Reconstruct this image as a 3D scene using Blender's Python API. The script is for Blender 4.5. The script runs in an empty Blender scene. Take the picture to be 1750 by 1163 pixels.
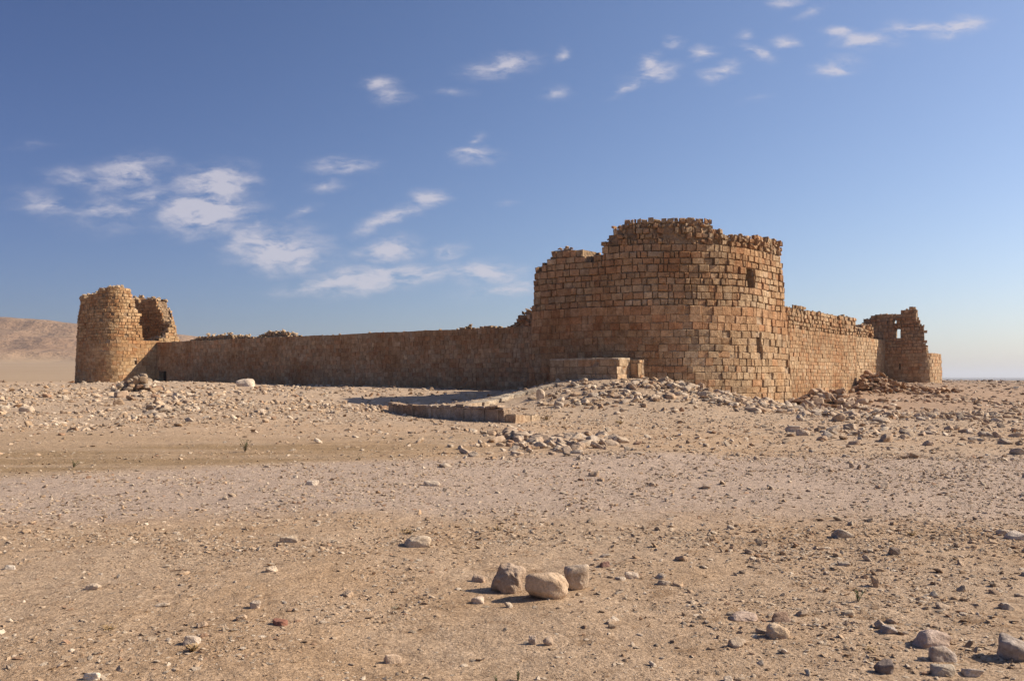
import bpy, math, random
import numpy as np

rng = np.random.default_rng(7)
random.seed(7)
sc = bpy.context.scene

# ------------------------------------------------------------------ camera, sky, sun
EYE = 1.62
F = 1515.0          # focal length in photo pixels (photo 1750 wide, horizon on row 643)
cam_d = bpy.data.cameras.new('camera')
cam = bpy.data.objects.new('camera', cam_d)
sc.collection.objects.link(cam)
cam.location = (0, 0, EYE)
cam.rotation_euler = (math.radians(90), 0, 0)
cam_d.sensor_width = 36
cam_d.lens = F / 1750 * 36
cam_d.shift_y = 61.5 / 1750
cam_d.clip_start = 0.1
cam_d.clip_end = 40000
sc.camera = cam

SUN_EL = 35.0
SUN_AZ = 5.0        # degrees from +X towards +Y
sd = bpy.data.lights.new('sun', 'SUN')
sd.energy = 4.4
sd.angle = math.radians(0.53)
sd.color = (1.0, 0.90, 0.74)
so = bpy.data.objects.new('sun', sd)
sc.collection.objects.link(so)
from mathutils import Vector, Matrix
sdir = Vector((math.cos(math.radians(SUN_EL)) * math.cos(math.radians(SUN_AZ)),
               math.cos(math.radians(SUN_EL)) * math.sin(math.radians(SUN_AZ)),
               math.sin(math.radians(SUN_EL))))
so.rotation_euler = sdir.to_track_quat('Z', 'Y').to_euler()
so.location = (60, 0, 60)

world = bpy.data.worlds.new('World')
sc.world = world
world.use_nodes = True
CLOUDS = [
 # column, row, half width, half height, tilt, strength
 (75,350,70,24,-12,.8),(130,305,62,20,0,.8),(215,300,80,28,12,1.2),(190,365,85,34,8,.8),(255,340,55,24,20,.8),
 (365,318,70,34,12,1.7),(350,362,80,36,3,2.0),(475,425,95,38,-4,1.7),(515,442,60,28,0,1.0),
 (585,282,55,17,0,1.1),(560,318,36,14,0,.8),(665,375,68,18,22,1.1),(735,340,46,17,22,1.1),(510,358,34,11,20,.7),
 (430,385,40,10,20,.6),(820,270,42,15,0,1.2),(820,245,20,14,40,.8),(660,425,62,20,4,1.5),(640,475,150,24,6,1.6),
 (555,494,110,13,0,.9),(770,430,34,15,0,1.0),(825,466,66,22,5,1.5),(870,492,100,17,8,.9),(650,145,34,13,0,1.2),
 (668,168,36,15,0,.9),(852,112,68,20,8,1.25),(963,95,18,12,20,.8),(950,158,28,15,10,.7),(1205,94,22,12,0,1.4),
 (1158,70,22,10,0,1.1),(1110,105,32,14,28,1.1),(1120,126,50,18,12,1.2),(1078,146,34,10,30,1.1),(1225,128,40,14,18,1.1),
 (1290,94,36,14,-15,1.1),(1340,72,30,12,10,1.0),(1432,115,46,16,8,1.35),(1440,55,34,10,0,1.1),(1482,73,54,15,-4,1.2),
 (1555,50,54,15,4,1.2),(1630,46,60,16,10,1.5),(1340,8,34,10,8,1.1),(1385,22,34,9,20,.8),(868,346,28,7,12,.6),
 (1275,60,20,9,0,.6),(60,248,60,12,0,.35),(1290,172,40,8,10,.35),(770,158,50,10,0,.4)]

def build_world():
    nt = world.node_tree
    N, L = nt.nodes, nt.links
    N.clear()
    def node(t, **k):
        n = N.new(t)
        for a, b in k.items(): setattr(n, a, b)
        return n
    def math_(op, a, b=None, clamp=False):
        n = node('ShaderNodeMath', operation=op, use_clamp=clamp)
        for i, v in enumerate((a, b)):
            if v is None: continue
            if isinstance(v, (int, float)): n.inputs[i].default_value = v
            else: L.new(v, n.inputs[i])
        return n.outputs[0]
    sky = node('ShaderNodeTexSky', sky_type='NISHITA', sun_disc=False)
    sky.sun_elevation = math.radians(SUN_EL)
    sky.sun_rotation = math.radians(90 - SUN_AZ)
    sky.altitude = 700
    sky.air_density = 1.0
    sky.dust_density = 1.5
    sky.ozone_density = 3.0
    tc = node('ShaderNodeTexCoord')
    sep = node('ShaderNodeSeparateXYZ'); L.new(tc.outputs['Generated'], sep.inputs[0])
    yy = math_('MAXIMUM', sep.outputs[1], 0.02)
    u = math_('DIVIDE', sep.outputs[0], yy)
    v = math_('DIVIDE', sep.outputs[2], yy)
    comb = node('ShaderNodeCombineXYZ'); L.new(u, comb.inputs[0]); L.new(v, comb.inputs[1])
    # wispy warp
    mp = node('ShaderNodeMapping'); mp.inputs['Scale'].default_value = (10, 22, 1); mp.inputs['Rotation'].default_value = (0, 0, math.radians(-14))
    L.new(comb.outputs[0], mp.inputs[0])
    nz = node('ShaderNodeTexNoise'); nz.inputs['Scale'].default_value = 1.0; nz.inputs['Detail'].default_value = 7; nz.inputs['Roughness'].default_value = .62
    L.new(mp.outputs[0], nz.inputs['Vector'])
    w1 = node('ShaderNodeVectorMath', operation='SUBTRACT'); L.new(nz.outputs['Color'], w1.inputs[0]); w1.inputs[1].default_value = (.5, .5, .5)
    w2 = node('ShaderNodeVectorMath', operation='MULTIPLY'); L.new(w1.outputs[0], w2.inputs[0]); w2.inputs[1].default_value = (.060, .030, 0)
    w3 = node('ShaderNodeVectorMath', operation='ADD'); L.new(w2.outputs[0], w3.inputs[0]); L.new(comb.outputs[0], w3.inputs[1])
    acc = None
    for (cx, cy, rw, rh, an, st) in CLOUDS:
        m = node('ShaderNodeMapping', vector_type='TEXTURE')
        m.inputs['Location'].default_value = ((cx - 875) / F, (643 - cy) / F, 0)
        m.inputs['Rotation'].default_value = (0, 0, math.radians(an))
        m.inputs['Scale'].default_value = (rw * 1.85 / F, rh * 2.0 / F, 1)
        L.new(w3.outputs[0], m.inputs[0])
        g = node('ShaderNodeTexGradient', gradient_type='QUADRATIC_SPHERE')
        L.new(m.outputs[0], g.inputs[0])
        s = math_('MULTIPLY', g.outputs['Fac'], st * 1.7)
        acc = s if acc is None else math_('MAXIMUM', acc, s)
    # break up with fine wisps
    mp2 = node('ShaderNodeMapping'); mp2.inputs['Scale'].default_value = (26, 70, 1); mp2.inputs['Rotation'].default_value = (0, 0, math.radians(-20))
    L.new(w3.outputs[0], mp2.inputs[0])
    n2 = node('ShaderNodeTexNoise'); n2.inputs['Scale'].default_value = 1.0; n2.inputs['Detail'].default_value = 6; n2.inputs['Roughness'].default_value = .6
    L.new(mp2.outputs[0], n2.inputs['Vector'])
    mr = node('ShaderNodeMapRange'); L.new(n2.outputs['Fac'], mr.inputs['Value'])
    mr.inputs['From Min'].default_value = .32; mr.inputs['From Max'].default_value = .66
    mr.inputs['To Min'].default_value = .1; mr.inputs['To Max'].default_value = 1.15
    d = math_('MULTIPLY', acc, mr.outputs[0])
    mr2 = node('ShaderNodeMapRange', interpolation_type='SMOOTHSTEP'); L.new(d, mr2.inputs['Value'])
    mr2.inputs['From Min'].default_value = .03; mr2.inputs['From Max'].default_value = 1.45
    mr2.inputs['To Min'].default_value = 0; mr2.inputs['To Max'].default_value = .7
    front = math_('GREATER_THAN', sep.outputs[1], 0.05)
    fac = math_('MULTIPLY', mr2.outputs[0], front)
    mix = node('ShaderNodeMix', data_type='RGBA')
    L.new(fac, mix.inputs['Factor'])
    # mild saturation pull on the sky
    hs = node('ShaderNodeMix', data_type='RGBA', blend_type='MULTIPLY'); hs.inputs['Factor'].default_value = 1
    L.new(sky.outputs[0], hs.inputs['A']); hs.inputs['B'].default_value = SKY_TINT
    nm = node('ShaderNodeVectorMath', operation='NORMALIZE'); L.new(tc.outputs['Generated'], nm.inputs[0])
    sp = node('ShaderNodeSeparateXYZ'); L.new(nm.outputs[0], sp.inputs[0])
    mrx = node('ShaderNodeMapRange'); L.new(sp.outputs[0], mrx.inputs['Value']); mrx.inputs['From Min'].default_value = -1; mrx.inputs['From Max'].default_value = 1
    rp = node('ShaderNodeValToRGB'); L.new(mrx.outputs[0], rp.inputs[0]); rp.color_ramp.interpolation = 'B_SPLINE'
    e = rp.color_ramp.elements
    e[0].position = 0; e[0].color = (.20, .225, .29, 1); e[1].position = 1; e[1].color = (.85, .76, .62, 1)
    for p_, c_ in ((.24, (.23, .25, .315, 1)), (.5, (.515, .515, .51, 1)), (.74, (.70, .65, .575, 1))):
        x_ = e.new(p_); x_.color = c_
    hs2 = node('ShaderNodeMix', data_type='RGBA', blend_type='MULTIPLY'); hs2.inputs['Factor'].default_value = 1
    L.new(hs.outputs['Result'], hs2.inputs['A']); L.new(rp.outputs[0], hs2.inputs['B'])
    L.new(hs2.outputs['Result'], mix.inputs['A'])
    mix.inputs['B'].default_value = CLOUD_COL
    bg = node('ShaderNodeBackground'); bg.inputs['Strength'].default_value = SKY_STR
    L.new(mix.outputs['Result'], bg.inputs['Color'])
    out = node('ShaderNodeOutputWorld'); L.new(bg.outputs[0], out.inputs[0])
SKY_STR = 0.067
SKY_TINT = (1.86, 1.90, 2.24, 1)
CLOUD_COL = (6.3, 5.95, 6.5, 1)
build_world()
sc.view_settings.view_transform = 'Standard'
sc.view_settings.look = 'None'
sc.view_settings.gamma = 1
sc.view_settings.exposure = 0.7

# ------------------------------------------------------------------ object bookkeeping
def link(o, parent=None):
    sc.collection.objects.link(o)
    if parent: o.parent = parent
    return o
def tag(o, label=None, cat=None, group=None, kind=None):
    if label: o['label'] = label
    if cat: o['category'] = cat
    if group: o['group'] = group
    if kind: o['kind'] = kind
    return o
def empty(name, loc=(0, 0, 0)):
    o = bpy.data.objects.new(name, None); o.empty_display_size = .5
    o.location = loc
    return link(o)

def fast_mesh(name, verts, faces, nper, cols=None, smooth=False):
    """verts (N,3), faces flat index array with nper verts per face."""
    me = bpy.data.meshes.new(name)
    verts = np.asarray(verts, np.float32); faces = np.asarray(faces, np.int32).reshape(-1)
    nf = len(faces) // nper
    me.vertices.add(len(verts)); me.vertices.foreach_set('co', verts.ravel())
    me.loops.add(len(faces)); me.loops.foreach_set('vertex_index', faces)
    me.polygons.add(nf)
    me.polygons.foreach_set('loop_start', np.arange(0, nf * nper, nper, dtype=np.int32))
    me.polygons.foreach_set('loop_total', np.full(nf, nper, np.int32))
    me.polygons.foreach_set('use_smooth', np.full(nf, smooth, bool))
    if cols is not None:
        a = me.color_attributes.new('tint', 'FLOAT_COLOR', 'POINT')
        c = np.ones((len(verts), 4), np.float32); c[:, :3] = cols
        a.data.foreach_set('color', c.ravel())
    me.update(); me.validate()
    return me

# ------------------------------------------------------------------ noise and terrain
def hash2(ix, iy, seed):
    h = (ix.astype(np.int64) * 374761393 + iy.astype(np.int64) * 668265263 + seed * 144665) & 0xffffffff
    h = ((h ^ (h >> 13)) * 1274126177) & 0xffffffff
    return ((h ^ (h >> 16)) & 0xffff) / 65535.0
def vnoise(x, y, seed=0):
    x = np.asarray(x, float); y = np.asarray(y, float)
    ix = np.floor(x); iy = np.floor(y); fx = x - ix; fy = y - iy
    fx = fx * fx * (3 - 2 * fx); fy = fy * fy * (3 - 2 * fy)
    a = hash2(ix, iy, seed); b = hash2(ix + 1, iy, seed); c = hash2(ix, iy + 1, seed); d = hash2(ix + 1, iy + 1, seed)
    return (a * (1 - fx) + b * fx) * (1 - fy) + (c * (1 - fx) + d * fx) * fy - .5
def fbm(x, y, sc_=1., oct=4, seed=0, rough=.5):
    v = 0; a = 1
    for i in range(oct):
        v = v + a * vnoise(x / sc_ + 13.7 * i, y / sc_ - 7.1 * i, seed + i); sc_ /= 2.03; a *= rough
    return v
def ss(x, a, b):
    t = np.clip((np.asarray(x, float) - a) / (b - a), 0, 1); return t * t * (3 - 2 * t)
def bump(x, y, cx, cy, sx, sy=None, rot=0.):
    sy = sy or sx
    dx = x - cx; dy = y - cy
    c, s = math.cos(rot), math.sin(rot)
    a = dx * c + dy * s; b = -dx * s + dy * c
    return np.exp(-.5 * ((a / sx) ** 2 + (b / sy) ** 2))

N2 = np.array([.788, -.616]); N1 = np.array([-.616, -.788])     # outward normals of right and left curtain walls
def W(u, v):
    return u * N2[0] + v * N1[0], u * N2[1] + v * N1[1]
R38 = math.atan2(-.616, .788)

def terrain(x, y):
    x = np.asarray(x, float); y = np.asarray(y, float)
    u = x * N2[0] + y * N2[1]; v = x * N1[0] + y * N1[1]
    left = 1 - ss(x - 0.12 * y, 2, 9)           # left part rises sooner
    z = left * (.62 * ss(y, 27, 52) + .25 * ss(y, 52, 75))
    z = z + (1 - left) * (.75 * ss(y, 46, 72) + .25 * ss(y, 70, 84)) * (1 - .75 * ss(x - .5 * y, 3, 26))
    z = z * (1 - ss(y, 110, 330)) - .25 * ss(y, 150, 420)
    # debris mound below the near tower
    z = z + 1.02 * bump(x, y, 4.9, 44.2, 4.0, 3.3, R38) + .22 * bump(x, y, 9.3, 41.8, 2.6, 2.2, R38) - .22 * bump(x, y, 14.5, 45.5, 3.2, 2.4)
    z = z - .42 * bump(x, y, -5.5, 46, 4.5, 4.0)
    z = z - .05 * bump(x, y, -5.5, 36, 5, 3)
    z = z + .22 * bump(x, y, 18.5, 49.5, 3.5, 2) + .55 * bump(x, y, 26.5, 63.5, 3.2, 2.2)
    z = z + .30 * bump(x, y, -29, 74, 8, 4, R38) - .42 * bump(x, y, -46, 90, 9, 9)
    # local unevenness
    near = 1 - ss(y, 90, 200)
    z = z + near * (.16 * fbm(x, y, 9, 3, 3) * ss(y, 8, 30) + .05 * fbm(x, y, 2.2, 4, 5) * (1 + .9 * ss(y, 24, 34)) + .02 * fbm(x, y, .45, 3, 9))
    # plateau edge to the right, lower land far off
    z = z - 11 * ss(y, 430, 700) * ss(x - .15 * y, 0, 120)
    # long fan and flat-topped hill on the left
    wl = 1 - ss(x + .10 * y, -60, 150)
    z = z + wl * (19.0 * ss(y, 120, 1150) + .9 * ss(y, 90, 200) * 0)
    prof = np.interp(x, [-3000, -900, -640, -600, -547, -470, -396, -300, -180, -40], [1.0, 1.03, 1.0, .96, .86, .74, .58, .30, .1, 0])
    warp = 60 * fbm(x, y, 260, 3, 21)
    hill = ss(y + warp, 880, 1180)
    hill = .34 * ss(y + warp, 840, 960) + .3 * ss(y + warp, 985, 1065) + .36 * ss(y + warp, 1080, 1130)
    gul = fbm(x, y * .35, 55, 4, 31)
    z = z + prof * 57 * np.clip(hill, 0, 1) + prof * 9 * gul * ss(y, 820, 900) * (1 - .8 * ss(y + warp, 1100, 1150))
    z = z - 60 * ss(y, 1700, 2600) * ss(-x, 0, 100) * 0
    return z

def px_ground(px, py):
    """world point where the ground is seen at this place of the photograph"""
    d = np.array([(px - 875) / F, 1.0, (643 - py) / F])
    t = 2.5
    while t < 400:
        if EYE + d[2] * t < terrain(d[0] * t, t): break
        t *= 1.004
    return float(d[0] * t), float(t)

# ------------------------------------------------------------------ materials
def new_mat(name):
    m = bpy.data.materials.new(name); m.use_nodes = True
    nt = m.node_tree
    b = nt.nodes['Principled BSDF']; b.inputs['Roughness'].default_value = .93
    b.inputs['Specular IOR Level'].default_value = .15
    return m, nt, b
class NB:
    def __init__(s, nt): s.nt = nt; s.N = nt.nodes; s.L = nt.links
    def n(s, t, **k):
        x = s.N.new(t)
        for a, b in k.items(): setattr(x, a, b)
        return x
    def put(s, sock, v):
        if isinstance(v, (int, float)): sock.default_value = v
        elif isinstance(v, tuple): sock.default_value = v
        else: s.L.new(v, sock)
    def m(s, op, a, b=0., c=None, clamp=False):
        x = s.n('ShaderNodeMath', operation=op, use_clamp=clamp)
        s.put(x.inputs[0], a); s.put(x.inputs[1], b)
        if c is not None: s.put(x.inputs[2], c)
        return x.outputs[0]
    def noise(s, vec, scale, det=4, rough=.55, out='Fac'):
        x = s.n('ShaderNodeTexNoise'); x.inputs['Scale'].default_value = scale; x.inputs['Detail'].default_value = det; x.inputs['Roughness'].default_value = rough
        if vec is not None: s.L.new(vec, x.inputs['Vector'])
        return x.outputs[out]
    def rng(s, v, a, b, c=0., d=1., smooth=True):
        x = s.n('ShaderNodeMapRange', interpolation_type='SMOOTHSTEP' if smooth else 'LINEAR')
        s.put(x.inputs['Value'], v)
        for k, q in zip(('From Min', 'From Max', 'To Min', 'To Max'), (a, b, c, d)): x.inputs[k].default_value = q
        return x.outputs[0]
    def mix(s, f, a, b, blend='MIX'):
        x = s.n('ShaderNodeMix', data_type='RGBA', blend_type=blend)
        s.put(x.inputs['Factor'], f); s.put(x.inputs['A'], a); s.put(x.inputs['B'], b)
        return x.outputs['Result']
    def bump(s, h, strength, dist, prev=None):
        x = s.n('ShaderNodeBump'); x.inputs['Strength'].default_value = strength; x.inputs['Distance'].default_value = dist
        s.L.new(h, x.inputs['Height'])
        if prev is not None: s.L.new(prev, x.inputs['Normal'])
        return x.outputs[0]

def masonry_mat(name, sc1=1.0, bstr=1.0):
    m, nt, b = new_mat(name); q = NB(nt)
    pos = q.n('ShaderNodeNewGeometry').outputs['Position']
    at = q.n('ShaderNodeAttribute', attribute_name='tint').outputs['Color']
    n1 = q.noise(pos, .35, 4, .6); n2 = q.noise(pos, 3.5, 5, .65); n3 = q.noise(pos, 22, 4, .6)
    st = q.mix(q.rng(n1, .42, .66), (1.03, 1.03, 1.03, 1), (.84, .72, .62, 1))
    c = q.mix(1., at, st, 'MULTIPLY')
    c = q.mix(1., c, q.mix(q.rng(n2, .3, .7), (.70, .65, .60, 1), (1.17, 1.19, 1.21, 1)), 'MULTIPLY')
    c = q.mix(1., c, q.mix(q.rng(n3, .35, .7), (.78, .77, .75, 1), (1.14, 1.14, 1.14, 1)), 'MULTIPLY')
    q.L.new(c, b.inputs['Base Color'])
    h1 = q.noise(pos, 5.0 * sc1, 6, .68); h2 = q.noise(pos, 28 * sc1, 4, .6)
    bp = q.bump(h1, .9 * bstr, .11); bp = q.bump(h2, .5 * bstr, .02, bp)
    q.L.new(bp, b.inputs['Normal'])
    return m
M_BLOCK = masonry_mat('weathered_limestone_blocks')
M_SMOOTH = masonry_mat('repointed_limestone_blocks', 1.0, .45)

def core_mat(name, col):
    m, nt, b = new_mat(name); q = NB(nt)
    pos = q.n('ShaderNodeNewGeometry').outputs['Position']
    n2 = q.noise(pos, 2.2, 5, .7); v = q.n('ShaderNodeTexVoronoi', feature='F1'); v.inputs['Scale'].default_value = 4.5; q.L.new(pos, v.inputs['Vector'])
    c = q.mix(q.rng(n2, .3, .7), tuple(x * .72 for x in col) + (1,), tuple(x * 1.2 for x in col) + (1,))
    q.L.new(c, b.inputs['Base Color'])
    bp = q.bump(v.outputs['Distance'], .9, .12); bp = q.bump(q.noise(pos, 16, 5, .7), .8, .05, bp)
    q.L.new(bp, b.inputs['Normal'])
    return m
M_CORE = core_mat('rubble_core', (.27, .18, .11))
M_MORTAR = core_mat('lime_mortar', (.33, .23, .15))

def stone_mat(name, rand=False):
    m, nt, b = new_mat(name); q = NB(nt)
    tc = q.n('ShaderNodeTexCoord').outputs['Object']
    geo = q.n('ShaderNodeNewGeometry').outputs['Position']
    if rand:
        r = q.n('ShaderNodeObjectInfo').outputs['Random']
        cr = q.n('ShaderNodeValToRGB'); q.L.new(r, cr.inputs[0])
        e = cr.color_ramp.elements
        e[0].position = 0; e[0].color = (.47, .355, .26, 1); e[1].position = 1; e[1].color = (.50, .41, .32, 1)
        for p, c_ in ((.25, (.42, .30, .21, 1)), (.45, (.51, .40, .295, 1)), (.65, (.40, .32, .25, 1)), (.82, (.46, .33, .225, 1))):
            x = e.new(p); x.color = c_
        base = cr.outputs[0]
    else:
        base = q.n('ShaderNodeAttribute', attribute_name='tint').outputs['Color']
    n1 = q.noise(geo, 7, 5, .65); n2 = q.noise(geo, 45, 4, .6)
    c = q.mix(1., base, q.mix(q.rng(n1, .32, .68), (.78, .73, .68, 1), (1.14, 1.14, 1.14, 1)), 'MULTIPLY')
    c = q.mix(1., c, q.mix(q.rng(n2, .35, .65), (.86, .85, .84, 1), (1.08, 1.08, 1.08, 1)), 'MULTIPLY')
    q.L.new(c, b.inputs['Base Color'])
    bp = q.bump(q.noise(geo, 14, 7, .7), .85, .04); bp = q.bump(q.noise(geo, 90, 3, .6), .6, .008, bp)
    q.L.new(bp, b.inputs['Normal'])
    return m
M_ROCK = stone_mat('limestone_rock', True)
M_STONE = stone_mat('loose_stone')

def ground_mat():
    m, nt, b = new_mat('desert_ground'); q = NB(nt)
    pos = q.n('ShaderNodeNewGeometry').outputs['Position']
    sep = q.n('ShaderNodeSeparateXYZ'); q.L.new(pos, sep.inputs[0]); X, Y, Z = sep.outputs
    big = q.noise(pos, .16, 4, .6); med = q.noise(pos, .9, 5, .62); fine = q.noise(pos, 9, 5, .7); grit = q.noise(pos, 48, 4, .7)
    c = q.mix(q.rng(med, .3, .7), (.405, .268, .160, 1), (.485, .342, .225, 1))
    c = q.mix(q.m('MULTIPLY', q.rng(big, .4, .62), .7), c, (.455, .337, .238, 1))
    # grey-pink gravelled track crossing from left to right
    yw = q.m('ADD', Y, q.m('MULTIPLY', q.m('SUBTRACT', q.noise(pos, .22, 3, .5), .5), 4.0))
    y0 = yw
    yw = q.m('SUBTRACT', yw, q.m('ADD', q.m('MULTIPLY', q.m('MINIMUM', X, 0.), .40), q.m('MULTIPLY', X, .03)))
    road = q.m('MULTIPLY', q.rng(y0, 9.2, 11.2), q.rng(yw, 18.8, 17.0))
    c = q.mix(q.m('MULTIPLY', road, .9), c, (.45, .342, .268, 1))
    # brown silt hollow behind it
    silt = q.m('MULTIPLY', q.m('MULTIPLY', q.rng(yw, 17.6, 19.0), q.rng(y0, 27.5, 23.0)), q.rng(X, 1.5, -4.5))
    strips = q.n('ShaderNodeMapping'); strips.inputs['Scale'].default_value = (.12, .8, 1); q.L.new(pos, strips.inputs[0])
    silt = q.m('MULTIPLY', silt, q.rng(q.noise(strips.outputs[0], 1.0, 4, .6), .33, .58, .3, 1.))
    c = q.mix(q.m('MULTIPLY', silt, .85), c, (.285, .19, .10, 1))
    c = q.mix(q.m('MULTIPLY', q.m('MULTIPLY', q.rng(yw, 23, 26), q.rng(yw, 34, 30)), .6), c, (.46, .325, .215, 1))
    # paler crushed stone round the ruin
    rub = q.m('MULTIPLY', q.rng(Y, 27, 33), q.rng(Y, 130, 90))
    c = q.mix(q.m('MULTIPLY', rub, .55), c, (.42, .315, .225, 1))
    # small dried weeds and dark crumbs
    wd = q.m('MULTIPLY', q.rng(q.noise(pos, 2.1, 6, .74), .54, .64), q.m('MULTIPLY', q.rng(Y, 13, 9), q.rng(X, -3, 3, .35, 1.)))
    c = q.mix(q.m('MULTIPLY', wd, .8), c, (.25, .15, .08, 1))
    c = q.mix(1., c, q.mix(q.rng(fine, .3, .7), (.83, .81, .79, 1), (1.12, 1.12, 1.12, 1)), 'MULTIPLY')
    far = q.rng(Y, 25, 60)
    g = q.mix(q.rng(grit, .38, .64), (.72, .69, .66, 1), (1.22, 1.23, 1.24, 1))
    c = q.mix(q.rng(Y, 14, 60, 1., .1), c, q.mix(1., c, g, 'MULTIPLY'))
    # speckle of fine stones further off
    sp = q.m('MULTIPLY', q.rng(q.noise(pos, 2.6, 5, .8), .56, .62), q.rng(Y, 60, 100))
    c = q.mix(q.m('MULTIPLY', sp, q.rng(Y, 330, 200, 0, .55)), c, (.16, .11, .075, 1))
    # distant plain: smooth tan sand to the left, stony grey brown to the right
    sand = q.m('MULTIPLY', q.rng(Y, 105, 165), q.rng(X, 0, -40))
    c = q.mix(sand, c, q.mix(q.rng(q.noise(pos, .01, 5, .6), .35, .65), (.33, .23, .145, 1), (.36, .255, .165, 1)))
    redd = q.m('MULTIPLY', q.rng(Y, 36, 48), q.rng(X, 13, 20))
    c = q.mix(q.m('MULTIPLY', redd, .85), c, (.33, .215, .14, 1))
    plain = q.m('MULTIPLY', q.rng(Y, 66, 100), q.rng(X, 14, 40))
    c = q.mix(q.m('MULTIPLY', plain, .8), c, q.mix(q.rng(q.noise(pos, .05, 6, .7), .4, .6), (.19, .135, .10, 1), (.30, .22, .16, 1)))
    c = q.mix(q.m('MULTIPLY', q.rng(Y, 1200, 2500), q.rng(X, 0, 200)), c, (.10, .085, .085, 1))
    # hill strata
    st = q.n('ShaderNodeMapping'); st.inputs['Scale'].default_value = (.004, .002, .07); q.L.new(pos, st.inputs[0])
    hz = q.rng(Z, 14, 26)
    hc = q.mix(q.rng(q.noise(st.outputs[0], 1.4, 5, .6), .35, .65), (.25, .15, .09, 1), (.34, .22, .135, 1))
    q_h = q.noise(pos, .025, 6, .7)
    hc = q.mix(q.m('MULTIPLY', q.rng(q_h, .54, .66), .7), hc, (.17, .105, .075, 1))
    c = q.mix(hz, c, hc)
    q.L.new(c, b.inputs['Base Color'])
    nearw = q.rng(Y, 20, 70, 1., .35)
    bp = q.bump(q.m('MULTIPLY', q.noise(pos, 3.2, 7, .72), nearw), .8, .12)  # lumps
    bp = q.bump(q.m('MULTIPLY', q.noise(pos, 38, 5, .75), q.rng(Y, 8, 30, 1., 0.)), .75, .016, bp)
    bp = q.bump(q.m('MULTIPLY', q.noise(pos, .9, 5, .7), far), .6, .35, bp)
    bp = q.bump(q.m('MULTIPLY', q.noise(pos, .02, 6, .65), hz), .9, 16., bp)
    q.L.new(bp, b.inputs['Normal'])
    return m
M_GROUND = ground_mat()

def plain_mat(name, col, rough=.8, var=.25):
    m, nt, b = new_mat(name); q = NB(nt)
    pos = q.n('ShaderNodeNewGeometry').outputs['Position']
    c = q.mix(q.noise(pos, 30, 3, .6), tuple(x * (1 - var) for x in col) + (1,), tuple(x * (1 + var) for x in col) + (1,))
    q.L.new(c, b.inputs['Base Color']); b.inputs['Roughness'].default_value = rough
    return m
M_LEAF = plain_mat('green_leaf', (.085, .115, .045))
M_NICHE_SHADE = plain_mat('niche_shade_dark', (.035, .022, .016))  # near-black colour standing in for the shade inside the wall opening
M_TWIG = plain_mat('dry_twig', (.16, .10, .06))
M_STRAW = plain_mat('dry_straw', (.33, .22, .11))

# ------------------------------------------------------------------ ground sheet
def build_ground():
    radii = [.6]
    while radii[-1] < 26000:
        r = radii[-1]
        radii.append(r * (1.021 if r < 150 else 1.03 if r < 900 else 1.02 if r < 1400 else 1.06))
    radii = np.array(radii)
    # angles: dense in front, sparse behind
    t = np.linspace(-1, 1, 761)[:-1]
    ang = math.pi / 2 + math.pi * (0.27 * t + .73 * t ** 5)
    A, R = np.meshgrid(ang, radii)
    x = R * np.cos(A); y = R * np.sin(A)
    z = terrain(x, y)
    nr, na = x.shape
    v = np.stack([x.ravel(), y.ravel(), z.ravel()], 1)
    i = np.arange(nr - 1)[:, None] * na + np.arange(na)[None, :]
    j = np.arange(nr - 1)[:, None] * na + (np.arange(na)[None, :] + 1) % na
    quads = np.stack([i, i + na, j + na, j], -1).reshape(-1, 4)
    me = fast_mesh('ground', v, quads, 4, smooth=True)
    me.materials.append(M_GROUND)
    o = link(bpy.data.objects.new('ground', me)); tag(o, kind='structure')
    # close the small hole under the camera with the same sheet
    me2 = bpy.data.meshes.new('ground_cap')
    return o
ground = build_ground()

# ------------------------------------------------------------------ stones
def ico(sub):
    t = (1 + 5 ** .5) / 2
    v = [(-1, t, 0), (1, t, 0), (-1, -t, 0), (1, -t, 0), (0, -1, t), (0, 1, t), (0, -1, -t), (0, 1, -t), (t, 0, -1), (t, 0, 1), (-t, 0, -1), (-t, 0, 1)]
    f = [(0, 11, 5), (0, 5, 1), (0, 1, 7), (0, 7, 10), (0, 10, 11), (1, 5, 9), (5, 11, 4), (11, 10, 2), (10, 7, 6), (7, 1, 8), (3, 9, 4), (3, 4, 2), (3, 2, 6), (3, 6, 8), (3, 8, 9), (4, 9, 5), (2, 4, 11), (6, 2, 10), (8, 6, 7), (9, 8, 1)]
    v = [tuple(np.array(p) / np.linalg.norm(p)) for p in v]
    for _ in range(sub):
        cache = {}; nf = []
        def mid(a, b):
            k = (min(a, b), max(a, b))
            if k not in cache:
                p = (np.array(v[a]) + np.array(v[b])); v.append(tuple(p / np.linalg.norm(p))); cache[k] = len(v) - 1
            return cache[k]
        for a, b, c in f:
            ab, bc, ca = mid(a, b), mid(b, c), mid(c, a)
            nf += [(a, ab, ca), (b, bc, ab), (c, ca, bc), (ab, bc, ca)]
        f = nf
    return np.array(v), np.array(f)
ICO = {s: ico(s) for s in (0, 1, 2, 3, 4)}
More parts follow.
